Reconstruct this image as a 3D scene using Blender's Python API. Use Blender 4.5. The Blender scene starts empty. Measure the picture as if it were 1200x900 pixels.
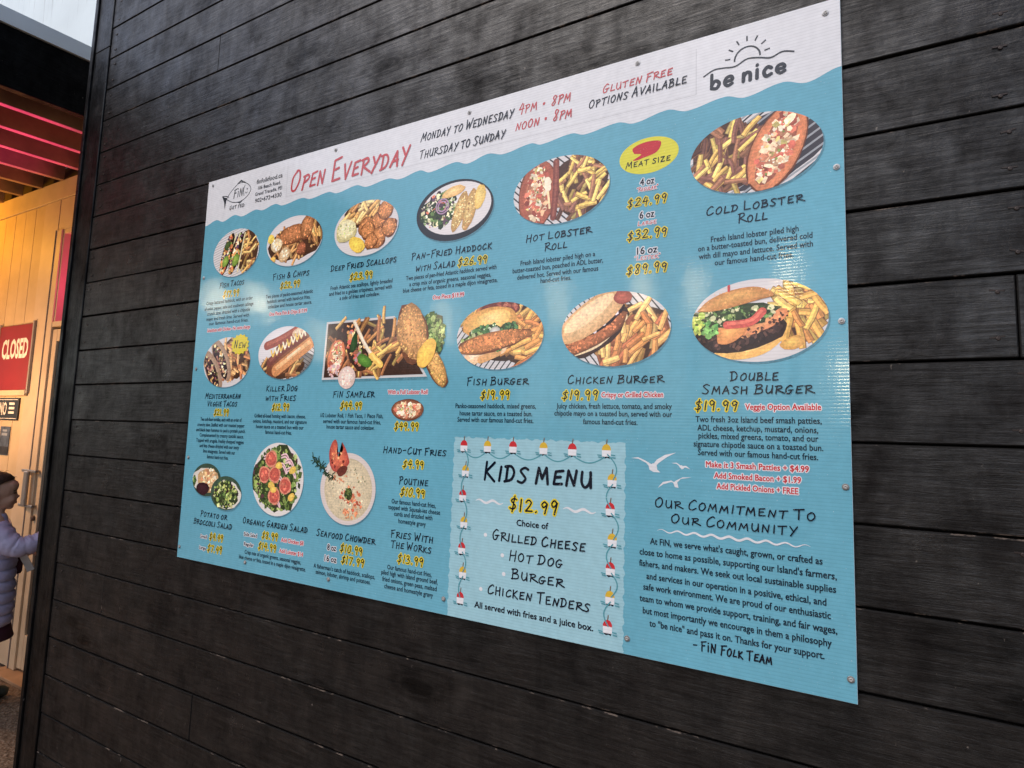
import bpy, bmesh, math, random
from mathutils import Vector, Matrix

# ------------------------------------------------------------------ camera, world, sun, exposure
SC = bpy.context.scene
COL = SC.collection
Z0 = 1.15                       # height of the menu board's lower edge above the ground

cam_d = bpy.data.cameras.new('camera')
cam_d.sensor_fit = 'HORIZONTAL'
cam_d.sensor_width = 36.0
cam_d.lens = 691.2023 / 1200 * 36
cam_d.shift_y = -9.0 / 1200
cam_d.clip_start = 0.02
cam_d.clip_end = 3000
cam = bpy.data.objects.new('camera', cam_d)
COL.objects.link(cam)
R0 = Vector((0.87133606, 0.4896566, 0.03177874))
R1 = Vector((-0.02117908, 0.10223319, -0.99453498))
R2 = Vector((-0.49022946, 0.86590114, 0.09944994))
rot = Matrix((R0, -R1, -R2)).transposed().to_4x4()
cam.matrix_world = Matrix.Translation((1.83339141, -1.14401276, 0.41205719 + Z0)) @ rot
SC.camera = cam

world = bpy.data.worlds.new('World')
SC.world = world
world.use_nodes = True
wn = world.node_tree
bg = wn.nodes['Background']
sky = wn.nodes.new('ShaderNodeTexSky')
sky.sky_type = 'NISHITA'
sky.sun_disc = False
SUN_EL, SUN_ROT = math.radians(58), math.radians(205)
sky.sun_elevation = SUN_EL
sky.sun_rotation = SUN_ROT
sky.air_density = 1.0
sky.dust_density = 3.0
sky.ozone_density = 0.6
wn.links.new(sky.outputs[0], bg.inputs['Color'])
bg.inputs['Strength'].default_value = 0.15

sun_d = bpy.data.lights.new('sun', 'SUN')
sun_d.energy = 0.8
sun_d.angle = math.radians(40)
sun_d.color = (1.0, 0.95, 0.89)
sun = bpy.data.objects.new('sun', sun_d)
COL.objects.link(sun)
sdir = Vector((math.sin(SUN_ROT) * math.cos(SUN_EL), math.cos(SUN_ROT) * math.cos(SUN_EL), math.sin(SUN_EL)))
sun.rotation_euler = sdir.to_track_quat('Z', 'Y').to_euler()
sun.location = (0, -6, 9)

SC.view_settings.view_transform = 'Standard'
SC.view_settings.look = 'None'
SC.view_settings.exposure = 0.40
SC.view_settings.gamma = 1.0
SC.view_settings.use_curve_mapping = False

# ------------------------------------------------------------------ helpers
rnd = random.Random(7)

def lin(c):
    return tuple((v / 12.92 if v <= 0.04045 else ((v + 0.055) / 1.055) ** 2.4) for v in (x / 255.0 for x in c))

def tag(o, label=None, cat=None, group=None, kind=None):
    if label: o['label'] = label
    if cat: o['category'] = cat
    if group: o['group'] = group
    if kind: o['kind'] = kind
    return o

def empty(name, loc, rz=0.0):
    o = bpy.data.objects.new(name, None)
    o.empty_display_size = 0.1
    o.location = loc
    o.rotation_euler = (0, 0, rz)
    COL.objects.link(o)
    return o

def link(name, me, parent=None):
    o = bpy.data.objects.new(name, me)
    COL.objects.link(o)
    if parent: o.parent = parent
    return o

class MB:
    """collects shapes into ONE mesh"""
    def __init__(s):
        s.bm = bmesh.new()
    def box(s, x0, x1, y0, y1, z0, z1, bev=0.0, mat=0):
        r = bmesh.ops.create_cube(s.bm, size=1.0)
        bmesh.ops.scale(s.bm, vec=(x1 - x0, y1 - y0, z1 - z0), verts=r['verts'])
        bmesh.ops.translate(s.bm, vec=((x0 + x1) / 2, (y0 + y1) / 2, (z0 + z1) / 2), verts=r['verts'])
        fs = set(f for v in r['verts'] for f in v.link_faces)
        if bev:
            es = list(set(e for v in r['verts'] for e in v.link_edges))
            g = bmesh.ops.bevel(s.bm, geom=es, offset=bev, segments=2, affect='EDGES', profile=0.5)
            fs = set(g['faces']) | set(f for f in fs if f.is_valid)
        for f in fs:
            f.material_index = mat
        return r['verts']
    def tube(s, pts, rad, seg=8, mat=0):
        pts = [Vector(p) for p in pts]
        rings = []
        for i, p in enumerate(pts):
            t = (pts[min(i + 1, len(pts) - 1)] - pts[max(i - 1, 0)]).normalized()
            a = t.cross(Vector((0, 0, 1)))
            if a.length < 0.01: a = t.cross(Vector((1, 0, 0)))
            a.normalize(); b = t.cross(a)
            r = rad[i] if isinstance(rad, (list, tuple)) else rad
            rings.append([s.bm.verts.new(p + a * (r * math.cos(k * 2 * math.pi / seg)) + b * (r * math.sin(k * 2 * math.pi / seg))) for k in range(seg)])
        for u, w in zip(rings, rings[1:]):
            for k in range(seg):
                f = s.bm.faces.new((u[k], u[(k + 1) % seg], w[(k + 1) % seg], w[k])); f.material_index = mat; f.smooth = True
        s.bm.faces.new(rings[0][::-1]).material_index = mat
        s.bm.faces.new(rings[-1]).material_index = mat
    def lathe(s, prof, org, axis='Y', seg=20, mat=0):
        rings = []
        for r, h in prof:
            ring = []
            for k in range(seg):
                a = k * 2 * math.pi / seg
                c, d = r * math.cos(a), r * math.sin(a)
                p = (c, h, d) if axis == 'Y' else (c, d, h)
                ring.append(s.bm.verts.new(Vector(org) + Vector(p)))
            rings.append(ring)
        for u, w in zip(rings, rings[1:]):
            for k in range(seg):
                f = s.bm.faces.new((u[k], u[(k + 1) % seg], w[(k + 1) % seg], w[k])); f.smooth = True; f.material_index = mat
        s.bm.faces.new(rings[-1]).material_index = mat
        s.bm.faces.new(rings[0]).material_index = mat
    def build(s, name, mats, parent=None):
        bmesh.ops.recalc_face_normals(s.bm, faces=s.bm.faces[:])
        me = bpy.data.meshes.new(name)
        s.bm.to_mesh(me); s.bm.free()
        for m in (mats if isinstance(mats, (list, tuple)) else [mats]):
            me.materials.append(m)
        return link(name, me, parent)

# ------------------------------------------------------------------ materials
def new_mat(name):
    m = bpy.data.materials.new(name)
    m.use_nodes = True
    nt = m.node_tree
    b = nt.nodes['Principled BSDF']
    return m, nt, b

def N(nt, t, **kw):
    n = nt.nodes.new(t)
    for k, v in kw.items():
        if k in n.inputs: n.inputs[k].default_value = v
        else: setattr(n, k, v)
    return n

def ramp(nt, fac, stops):
    r = nt.nodes.new('ShaderNodeValToRGB')
    els = r.color_ramp.elements
    while len(els) < len(stops): els.new(0.5)
    for e, (p, c) in zip(els, stops):
        e.position = p
        e.color = (c, c, c, 1) if isinstance(c, (int, float)) else (*c, 1)
    nt.links.new(fac, r.inputs[0])
    return r.outputs[0]

def mul(nt, a, b, fac=1.0, mode='MULTIPLY'):
    m = nt.nodes.new('ShaderNodeMix'); m.data_type = 'RGBA'; m.blend_type = mode
    m.inputs[0].default_value = fac if isinstance(fac, (int, float)) else 1.0
    if not isinstance(fac, (int, float)): nt.links.new(fac, m.inputs[0])
    for sock, i in ((a, 6), (b, 7)):
        if isinstance(sock, tuple): m.inputs[i].default_value = (*sock, 1)
        else: nt.links.new(sock, m.inputs[i])
    return m.outputs[2]

def coords(nt, scale=(1, 1, 1), rot=(0, 0, 0)):
    tc = nt.nodes.new('ShaderNodeTexCoord')
    mp = nt.nodes.new('ShaderNodeMapping')
    mp.inputs['Scale'].default_value = scale
    mp.inputs['Rotation'].default_value = rot
    nt.links.new(tc.outputs['Object'], mp.inputs[0])
    return mp.outputs[0]

def noise(nt, vec, scale, detail=4, rough=0.55, dist=0.0):
    n = N(nt, 'ShaderNodeTexNoise', Scale=scale, Detail=detail, Roughness=rough, Distortion=dist)
    nt.links.new(vec, n.inputs['Vector'])
    return n.outputs['Fac']

def bump(nt, b, height, dist, strength=1.0, chain=None):
    n = N(nt, 'ShaderNodeBump', Strength=strength, Distance=dist)
    nt.links.new(height, n.inputs['Height'])
    if chain: nt.links.new(chain, n.inputs['Normal'])
    nt.links.new(n.outputs[0], b.inputs['Normal'])
    return n.outputs[0]

def flutes(nt, b):
    """the twin wall sheet telegraphs its flutes through the print"""
    v = coords(nt)
    w = N(nt, 'ShaderNodeTexWave', wave_type='BANDS', bands_direction='Z', wave_profile='SAW', Scale=2 * math.pi / (20 * FLUTE), Distortion=0.0)
    nt.links.new(v, w.inputs['Vector'])
    def mth(op, a, b_):
        q = nt.nodes.new('ShaderNodeMath'); q.operation = op
        for i, s in ((0, a), (1, b_)):
            if isinstance(s, (int, float)): q.inputs[i].default_value = s
            else: nt.links.new(s, q.inputs[i])
        return q.outputs[0]
    f = w.outputs['Fac']
    arch = mth('MULTIPLY', mth('MULTIPLY', f, mth('SUBTRACT', 1.0, f)), 4.0)     # the sheet bellies out between its ribs
    amp = ramp(nt, noise(nt, coords(nt, (2.2, 1, 5)), 2.4, 3), [(0.3, 0.35), (0.7, 1.0)])
    n1 = bump(nt, b, mth('MULTIPLY', arch, amp), FLUTE_D)
    bump(nt, b, noise(nt, coords(nt, (3, 3, 6)), 2.0, 2), 0.0004, 1.0, n1)
    b_n = b.inputs['Normal'].links[0].from_socket
    bump(nt, b, noise(nt, coords(nt, (40, 3, 14)), 2.0, 2), 0.00012, 1.0, b_n)
    # dust and drizzle specks on the plastic
    return noise(nt, coords(nt), 60, 3), arch

FLUTE, FLUTE_D = 0.0062, 0.000058

def ink_flat(name, col, rough=0.075):
    m, nt, b = new_mat(name)
    b.inputs['Roughness'].default_value = rough
    b.inputs['Specular IOR Level'].default_value = 0.5
    s, rib = flutes(nt, b)
    dirt = ramp(nt, noise(nt, coords(nt), 420, 2, 0.6), [(0.0, 0.0), (0.712, 0.0), (0.735, 1.0), (1.0, 1.0)])
    c = mul(nt, tuple(col), ramp(nt, s, [(0.3, 0.94), (0.7, 1.04)]))
    c = mul(nt, c, ramp(nt, noise(nt, coords(nt, (1.2, 1, .5)), 3.0, 5, 0.6), [(0.3, 0.93), (0.7, 1.05)]))
    c = mul(nt, c, (0.75, 0.78, 0.78), dirt, 'MIX')
    c = mul(nt, c, ramp(nt, rib, [(0.0, 0.90), (0.6, 1.03)]))        # the ribs show through the sheet
    nt.links.new(c, b.inputs['Base Color'])
    nt.links.new(ramp(nt, noise(nt, coords(nt), 9, 4), [(0.3, rough * 0.8), (0.7, rough * 1.35)]), b.inputs['Roughness'])
    return m

def ink_photo(name):
    m, nt, b = new_mat(name)
    a = N(nt, 'ShaderNodeAttribute', attribute_name='ink')
    v = coords(nt)
    t = ramp(nt, noise(nt, v, 170, 4, 0.7), [(0.28, 0.45), (0.5, 1.0), (0.72, 1.6)])
    t2 = ramp(nt, noise(nt, v, 46, 3, 0.6), [(0.3, 0.72), (0.7, 1.28)])
    hsv = nt.nodes.new('ShaderNodeSeparateColor'); hsv.mode = 'HSV'
    nt.links.new(a.outputs['Color'], hsv.inputs[0])
    sat = ramp(nt, hsv.outputs[1], [(0.12, 0.0), (0.5, 0.55)])
    c = mul(nt, mul(nt, a.outputs['Color'], t, sat), t2, sat)
    hs = nt.nodes.new('ShaderNodeHueSaturation'); hs.inputs['Saturation'].default_value = 0.88
    nt.links.new(c, hs.inputs['Color'])
    c = mul(nt, hs.outputs[0], (1.30, 1.26, 1.20))
    b.inputs['Roughness'].default_value = 0.075
    _, rib = flutes(nt, b)
    nt.links.new(mul(nt, c, ramp(nt, rib, [(0.0, 0.90), (0.6, 1.03)])), b.inputs['Base Color'])
    return m

def plain(name, col, rough=0.6, metal=0.0, nscale=12, amt=0.15, bumpd=0.0):
    m, nt, b = new_mat(name)
    v = coords(nt)
    f = noise(nt, v, nscale, 5)
    nt.links.new(mul(nt, tuple(col), ramp(nt, f, [(0.25, 1 - amt), (0.75, 1 + amt)])), b.inputs['Base Color'])
    b.inputs['Roughness'].default_value = rough
    b.inputs['Metallic'].default_value = metal
    if bumpd: bump(nt, b, noise(nt, v, nscale * 6, 4), bumpd)
    return m

def charred_wood(name, base, gx=1.0, axis='X', rough=(0.24, 0.37), spec=0.285):
    """black stained rough sawn boards: grain along the board, knots, scuffs"""
    m, nt, b = new_mat(name)
    al = (1, 1, 1)
    sc = {'X': (1.1, 14, 14), 'Z': (14, 14, 1.1), 'Y': (14, 1.1, 14)}[axis]
    at = N(nt, 'ShaderNodeAttribute', attribute_name='board')
    tc = nt.nodes.new('ShaderNodeTexCoord')
    off = nt.nodes.new('ShaderNodeVectorMath'); off.operation = 'MULTIPLY_ADD'
    nt.links.new(at.outputs['Color'], off.inputs[0]); off.inputs[1].default_value = (13, 7, 11)
    nt.links.new(tc.outputs['Object'], off.inputs[2])
    def mp(s):
        q = nt.nodes.new('ShaderNodeMapping'); q.inputs['Scale'].default_value = s
        nt.links.new(off.outputs[0], q.inputs[0]); return q.outputs[0]
    grain = noise(nt, mp(sc), 9, 7, 0.65, 0.6)
    fine = noise(nt, mp(tuple(x * 2.4 for x in sc)), 16, 4, 0.7)
    blotch = noise(nt, mp((2.6, 3, 2.4)), 3.4, 8, 0.68, 0.15)
    vor = N(nt, 'ShaderNodeTexVoronoi', Scale=1.0, Randomness=1.0)
    nt.links.new(mp((2.6, 1, 7.3) if axis == 'X' else (7.3, 1, 2.6)), vor.inputs['Vector'])
    knot = ramp(nt, vor.outputs['Distance'], [(0.0, 0.15), (0.12, 0.35), (0.15, 0.8), (0.20, 0.55), (0.26, 1.0)])
    tone = ramp(nt, blotch, [(0.3, 0.5), (0.5, 1.0), (0.62, 1.2), (0.75, 2.2)])
    g = ramp(nt, grain, [(0.3, 0.6), (0.7, 1.35)])
    c = mul(nt, mul(nt, tuple(base), tone), g)
    c = mul(nt, c, knot, 0.8)
    per = ramp(nt, at.outputs['Fac'], [(0.15, 0.55), (0.85, 1.7)])
    c = mul(nt, c, per)
    # pale flecks where the stain has chipped
    fl = ramp(nt, noise(nt, mp((40, 60, 22)), 2.2, 3, 0.5), [(0.0, 0.0), (0.735, 0.0), (0.775, 1.0), (1.0, 1.0)])
    c = mul(nt, c, (0.13, 0.11, 0.095), fl, 'MIX')
    nt.links.new(c, b.inputs['Base Color'])
    nt.links.new(ramp(nt, blotch, [(0.3, rough[1] + .12), (0.5, rough[1]), (0.7, rough[0])]), b.inputs['Roughness'])
    cl = noise(nt, mp((2.4, 4, 2.2)), 4.2, 7, 0.68, 0.25)
    drip = noise(nt, mp((16, 4, 1.6)), 2.2, 5, 0.6)
    sp = mul(nt, ramp(nt, cl, [(0.34, spec * .35), (0.5, spec), (0.66, spec * 1.7)]), ramp(nt, at.outputs['Fac'], [(0.15, 0.72), (0.85, 1.3)]))
    sp = mul(nt, sp, ramp(nt, drip, [(0.33, 0.6), (0.5, 1.0), (0.68, 1.3)]), 0.6)
    sp = mul(nt, sp, ramp(nt, grain, [(0.32, 0.62), (0.68, 1.35)]))
    sp = mul(nt, sp, knot, 0.75)
    nt.links.new(sp, b.inputs['Specular IOR Level'])
    n1 = bump(nt, b, grain, 0.0010)
    n2 = bump(nt, b, fine, 0.00045, 1.0, n1)
    bump(nt, b, blotch, 0.004, 0.7, n2)
    return m

M = {}
M['white_ink'] = ink_flat('white print', (0.80, 0.80, 0.83))
M['blue_ink'] = ink_flat('sea blue print', (0.155, 0.435, 0.56))
M['pale_ink'] = ink_flat('pale blue print', (0.36, 0.61, 0.69))
M['dark_ink'] = ink_flat('dark navy print', (0.006, 0.010, 0.022))
M['body_ink'] = ink_flat('body text print', (0.012, 0.03, 0.05))
M['grey_ink'] = ink_flat('logo grey print', (0.045, 0.05, 0.06))
M['line_ink'] = ink_flat('thin line print', (0.50, 0.50, 0.52))
M['red_ink'] = ink_flat('red print', (0.62, 0.035, 0.045))
M['pink_ink'] = ink_flat('soft red print', (0.60, 0.10, 0.11))
M['yellow_ink'] = ink_flat('yellow print', (0.86, 0.68, 0.04))
M['lemon_ink'] = ink_flat('lemon print', (0.80, 0.74, 0.06))
M['rope_ink'] = ink_flat('rope teal print', (0.10, 0.34, 0.40))
M['shade_ink'] = ink_flat('plate edge print', (0.055, 0.17, 0.22))
M['photo'] = ink_photo('food photo print')
M['edge'] = plain('plastic sheet edge', (0.55, 0.66, 0.72), 0.4)
M['steel'] = plain('galvanised screw', (0.55, 0.55, 0.56), 0.45, 0.25, 300, 0.2)
M['rust'] = plain('rusted screw recess', (0.10, 0.06, 0.045), 0.7, 0.2, 300, 0.3)
M['black_wood'] = charred_wood('black stained boards', (0.0062, 0.0054, 0.0052))
M['black_trim'] = charred_wood('black stained trim', (0.0050, 0.0047, 0.0049), axis='Z', spec=0.30)
M['black_fascia'] = charred_wood('black stained fascia', (0.0048, 0.0048, 0.0052), axis='Y', spec=0.10)
m, nt, b = new_mat('worn board edge')
v = coords(nt, (3, 6, 6))
w_ = ramp(nt, noise(nt, v, 7, 6, 0.7), [(0.0, 0.0), (0.57, 0.0), (0.63, 1.0), (1.0, 1.0)])
nt.links.new(mul(nt, (0.005, 0.0045, 0.0045), (0.11, 0.085, 0.07), w_, 'MIX'), b.inputs['Base Color'])
b.inputs['Roughness'].default_value = 0.7
b.inputs['Specular IOR Level'].default_value = 0.2
M['worn_edge'] = m
M['gap'] = plain('dark cavity', (0.006, 0.005, 0.005), 0.9)

# ------------------------------------------------------------------ print helpers (the board is a flat printed sheet; 1 mm units, x right, z up)
HAND = {
 'A': (.66, 'L', [(0, 0), (.36, 1), (.6, -.03)], 'L', [(.1, .33), (.56, .4)]),
 'B': (.6, 'L', [(.08, -.02), (.1, 1)], 'S', [(.0, .95), (.38, 1), (.48, .78), (.14, .52)], 'S', [(.14, .52), (.52, .5), (.54, .12), (.0, .0)]),
 'C': (.6, 'S', [(.56, .9), (.38, 1), (.08, .62), (.1, .1), (.34, 0), (.62, .2)]),
 'D': (.64, 'L', [(.12, .0), (.14, .95)], 'S', [(-.02, .93), (.38, .96), (.6, .6), (.46, .14), (.02, -.02)]),
 'E': (.58, 'L', [(.55, 1), (.1, .92), (.08, .04), (.58, .08)], 'L', [(.1, .5), (.44, .56)]),
 'F': (.56, 'L', [(.1, -.06), (.1, .92)], 'L', [(.0, .9), (.6, 1.02)], 'L', [(.1, .5), (.44, .57)]),
 'G': (.66, 'S', [(.56, .92), (.34, 1), (.06, .58), (.14, .06), (.42, .04), (.54, .4)], 'L', [(.3, .42), (.68, .46)]),
 'H': (.64, 'L', [(.08, -.02), (.12, 1)], 'L', [(.1, .48), (.56, .54)], 'L', [(.56, -.04), (.6, 1)]),
 'I': (.22, 'L', [(.1, 0), (.12, 1)]),
 'J': (.5, 'S', [(.4, 1), (.42, .25), (.25, -.02), (0, .15)]),
 'K': (.62, 'L', [(.1, 0), (.1, 1)], 'L', [(.56, .98), (.12, .46), (.66, -.06)]),
 'L': (.54, 'L', [(.1, 1), (.07, .03), (.58, .07)]),
 'M': (.8, 'L', [(0, -.02), (.16, .97), (.38, .3), (.64, 1), (.74, 0)]),
 'N': (.66, 'L', [(.05, 0), (.12, .97), (.5, .04), (.6, 1)]),
 'O': (.64, 'S', [(.36, .98), (.06, .66), (.1, .1), (.38, .02), (.6, .45), (.5, .9), (.28, .97)]),
 'P': (.56, 'L', [(.1, -.06), (.12, .96)], 'S', [(-.02, .93), (.42, 1), (.54, .72), (.14, .44)]),
 'Q': (.66, 'S', [(.36, .98), (.06, .66), (.1, .1), (.38, .02), (.6, .45), (.5, .9), (.28, .97)], 'L', [(.38, .25), (.66, -.08)]),
 'R': (.66, 'L', [(.1, -.02), (.12, .97)], 'S', [(-.02, .93), (.44, 1), (.54, .74), (.14, .48)], 'L', [(.16, .48), (.84, .04)]),
 'S': (.58, 'S', [(.58, .9), (.34, 1), (.1, .8), (.3, .54), (.5, .28), (.32, .0), (.02, .08)]),
 'T': (.62, 'L', [(.3, -.04), (.33, .95)], 'L', [(-.02, .9), (.66, 1.0)]),
 'U': (.64, 'S', [(.08, 1), (.06, .35), (.24, .0), (.48, .2), (.57, .6)], 'L', [(.57, 1), (.6, 0)]),
 'V': (.58, 'L', [(0, 1), (.26, 0), (.6, 1.04)]),
 'W': (.86, 'L', [(.02, 1), (.18, 0), (.42, .7), (.6, .02), (.86, 1.02)]),
 'X': (.6, 'L', [(0, 1), (.58, 0)], 'L', [(.56, 1), (.02, 0)]),
 'Y': (.6, 'L', [(.02, 1), (.3, .48)], 'L', [(.6, 1.02), (.14, -.12)]),
 'Z': (.62, 'L', [(.04, .93), (.56, .98), (.04, .04), (.64, .07)]),
 '0': (.56, 'S', [(.32, 1), (.06, .62), (.1, .1), (.32, .02), (.5, .45), (.46, .9), (.26, 1)]),
 '1': (.26, 'L', [(.1, 0), (.16, 1)]),
 '2': (.58, 'S', [(.06, .8), (.26, 1), (.48, .8), (.3, .4), (.04, .05)], 'L', [(.04, .05), (.58, .09)]),
 '3': (.54, 'S', [(.06, .9), (.3, 1), (.44, .8), (.2, .55)], 'S', [(.2, .55), (.5, .42), (.4, .06), (.02, .04)]),
 '4': (.6, 'L', [(.3, 1), (.04, .42), (.6, .47)], 'L', [(.46, .9), (.42, -.06)]),
 '5': (.54, 'L', [(.52, 1), (.14, .94), (.1, .58)], 'S', [(.1, .58), (.46, .56), (.44, .1), (.02, .03)]),
 '6': (.54, 'S', [(.42, 1), (.12, .5), (.14, .06), (.42, .06), (.44, .4), (.12, .38)]),
 '7': (.52, 'L', [(.0, .92), (.5, .98), (.2, -.04)]),
 '8': (.54, 'S', [(.42, .9), (.2, 1), (.1, .75), (.42, .3), (.3, .0), (.08, .12), (.3, .5), (.46, .86)]),
 '9': (.52, 'S', [(.46, .78), (.24, 1), (.06, .74), (.22, .5), (.46, .78)], 'L', [(.47, .82), (.36, -.04)]),
 '$': (.56, 'S', [(.52, .82), (.3, .9), (.1, .72), (.3, .5), (.46, .28), (.3, .08), (.0, .14)], 'L', [(.36, 1.1), (.22, -.16)]),
 '&': (.66, 'S', [(.62, .1), (.2, .66), (.28, 1), (.44, .78), (.08, .3), (.2, 0), (.42, .1), (.58, .46)]),
 '.': (.2, 'L', [(.06, .0), (.1, .06)]),
 ',': (.2, 'L', [(.1, .06), (.04, -.14)]),
 '-': (.5, 'L', [(.04, .42), (.46, .46)]),
 '\u2022': (.56, 'L', [(.16, .36), (.30, .38), (.30, .52), (.16, .52), (.16, .4), (.26, .44)]),
 '"': (.3, 'L', [(.08, 1), (.06, .8)], 'L', [(.22, 1), (.2, .8)]),
 "'": (.16, 'L', [(.08, 1), (.06, .8)]),
 'i': (.2, 'L', [(.1, 0), (.11, .62)], 'L', [(.1, .84), (.12, .88)]),
}
ROUND = {
 'b': (.62, 'L', [(.08, 1.35), (.06, .1)], 'S', [(.06, .35), (.3, .72), (.56, .45), (.4, .02), (.06, .1)]),
 'e': (.62, 'S', [(.08, .36), (.54, .42), (.44, .72), (.16, .66), (.06, .3), (.26, .0), (.54, .12)]),
 'n': (.6, 'L', [(.08, .7), (.08, .02)], 'S', [(.08, .4), (.26, .7), (.48, .58), (.5, .02)]),
 'i': (.24, 'L', [(.1, .7), (.1, .02)], 'L', [(.1, 1.02), (.11, 1.06)]),
 'c': (.56, 'S', [(.5, .58), (.28, .72), (.06, .4), (.2, .02), (.5, .12)]),
}

def smooth_pts(pts, n=5):
    out = []
    P = [pts[0]] + list(pts) + [pts[-1]]
    for i in range(1, len(P) - 2):
        p0, p1, p2, p3 = P[i - 1], P[i], P[i + 1], P[i + 2]
        for k in range(n):
            t = k / n
            out.append(tuple(0.5 * (2 * p1[a] + (p2[a] - p0[a]) * t + (2 * p0[a] - 5 * p1[a] + 4 * p2[a] - p3[a]) * t * t + (3 * p1[a] - p0[a] - 3 * p2[a] + p3[a]) * t ** 3) for a in (0, 1)))
    out.append(tuple(pts[-1]))
    return out

class Ink:
    """flat printed shapes; every shape lies a few microns in front of the one before it"""
    def __init__(s, layer):
        s.v, s.f, s.c, s.m = [], [], [], []
        s.y = -layer * 1e-3
        s.k = 0
        s.step = 4e-6
        s.clip = None
    def poly(s, pts, col=None, cols=None, mat=0):
        if s.clip:
            pts = clip_convex(pts, s.clip)
            cols = None
            if len(pts) < 3: return
        y = s.y - s.k * s.step
        s.k += 1
        i = len(s.v)
        col = lin(col) if col else (1, 1, 1)
        for j, p in enumerate(pts):
            s.v.append((p[0] / 1000, y, p[1] / 1000))
            s.c.append(lin(cols[j]) if cols else col)
        s.f.append(tuple(range(i, i + len(pts)))); s.m.append(mat)
    def fan(s, ctr, pts, c0, c1, mat=0):
        if s.clip: pts = clip_convex(pts, s.clip)
        if len(pts) < 3: return
        if s.clip and not inside(ctr, s.clip):
            ctr = (sum(p[0] for p in pts) / len(pts), sum(p[1] for p in pts) / len(pts))
        y = s.y - s.k * s.step
        s.k += 1
        i = len(s.v)
        s.v.append((ctr[0] / 1000, y, ctr[1] / 1000)); s.c.append(lin(c0))
        cc = lin(c1)
        for p in pts:
            s.v.append((p[0] / 1000, y, p[1] / 1000)); s.c.append(cc)
        n = len(pts)
        for j in range(n):
            s.f.append((i, i + 1 + j, i + 1 + (j + 1) % n)); s.m.append(mat)
    def ribbon(s, pts, w, col=None, mat=0, closed=False, taper=False):
        n = len(pts)
        if n < 2: return
        L, Rr = [], []
        for i in range(n):
            a = pts[i - 1] if i > 0 else (pts[-2] if closed else pts[0])
            b = pts[i + 1] if i < n - 1 else (pts[1] if closed else pts[-1])
            dx, dy = b[0] - a[0], b[1] - a[1]
            d = math.hypot(dx, dy) or 1
            q = w / 2 * (math.sin(math.pi * (i + .35) / (n - .3)) ** .6 if taper else 1)
            L.append((pts[i][0] - dy / d * q, pts[i][1] + dx / d * q))
            Rr.append((pts[i][0] + dy / d * q, pts[i][1] - dx / d * q))
        for i in range(n - 1):
            s.poly([L[i], Rr[i], Rr[i + 1], L[i + 1]], col, mat=mat)
    def disc(s, x, z, rx, rz=None, col=None, n=14, mat=0, rot=0.0):
        rz = rz or rx
        ca, sa = math.cos(rot), math.sin(rot)
        s.poly([(x + rx * math.cos(a) * ca - rz * math.sin(a) * sa, z + rx * math.cos(a) * sa + rz * math.sin(a) * ca) for a in (k * 2 * math.pi / n for k in range(n))], col, mat=mat)
    def stroke(s, kind, pts, w, col=None, mat=0):
        if kind == 'S':
            s.ribbon(smooth_pts(pts), w, col, mat)
            for p in (pts[0], pts[-1]): s.disc(p[0], p[1], w / 2, col=col, n=8, mat=mat)
        else:
            for a, b in zip(pts, pts[1:]): s.ribbon([a, b], w, col, mat)
            for p in pts: s.disc(p[0], p[1], w / 2, col=col, n=8, mat=mat)
    def hand(s, text, xc, z, width, cap, w, slant=0.08, small=0.76, font=HAND, mat=0, grow=0.0, gap=.23, r=None):
        """hand lettered line: capitals with small capitals, fitted to its width"""
        r = r or random.Random(len(text) * 31 + int(xc))
        x = 0.0
        glyphs = []
        for ch in text:
            if ch == ' ':
                x += 0.34; continue
            if font is HAND:
                k = 1.0 if not ch.islower() else small
                if ch == 'i' and 'FiN' in text: g, k = HAND['i'], 1.0
                else: g = HAND.get(ch.upper(), HAND['I'])
            else:
                k, g = 1.0, font[ch]
            glyphs.append((x, k, g, r.uniform(-.05, .05), r.uniform(.93, 1.10), r.uniform(-.07, .09)))
            x += (g[0] + gap) * (k if k == 1.0 else k * 1.1)
        x -= gap
        sx = width / x
        x0 = xc - width / 2
        for gx, k, g, dy, kv, sl in glyphs:
            kx = k if k == 1.0 else k * 1.1
            for kind, pts in zip(g[1::2], g[2::2]):
                q = [(x0 + (gx + p[0] * kx) * sx + p[1] * cap * k * (slant + sl), z + (p[1] * k * kv + dy * 0.6) * cap) for p in pts]
                s.stroke(kind, q, w * (.92 + .16 * r.random()) + grow, mat=mat)
    def build(s, name, mats, parent):
        me = bpy.data.meshes.new(name)
        me.from_pydata(s.v, [], s.f)
        for m in mats: me.materials.append(m)
        me.polygons.foreach_set('material_index', s.m)
        a = me.color_attributes.new('ink', 'FLOAT_COLOR', 'POINT')
        flat = []
        for c in s.c: flat.extend((c[0], c[1], c[2], 1.0))
        a.data.foreach_set('color', flat)
        # all faces look out of the board
        bm = bmesh.new(); bm.from_mesh(me)
        for f in bm.faces:
            f.normal_update()
            if f.normal.y > 0: f.normal_flip()
        bm.to_mesh(me); bm.free()
        me.update()
        return link(name, me, parent)

def inside(p, poly):
    n = len(poly)
    for i in range(n):
        a, b = poly[i], poly[(i + 1) % n]
        if (b[0] - a[0]) * (p[1] - a[1]) - (b[1] - a[1]) * (p[0] - a[0]) < 0: return False
    return True

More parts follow.
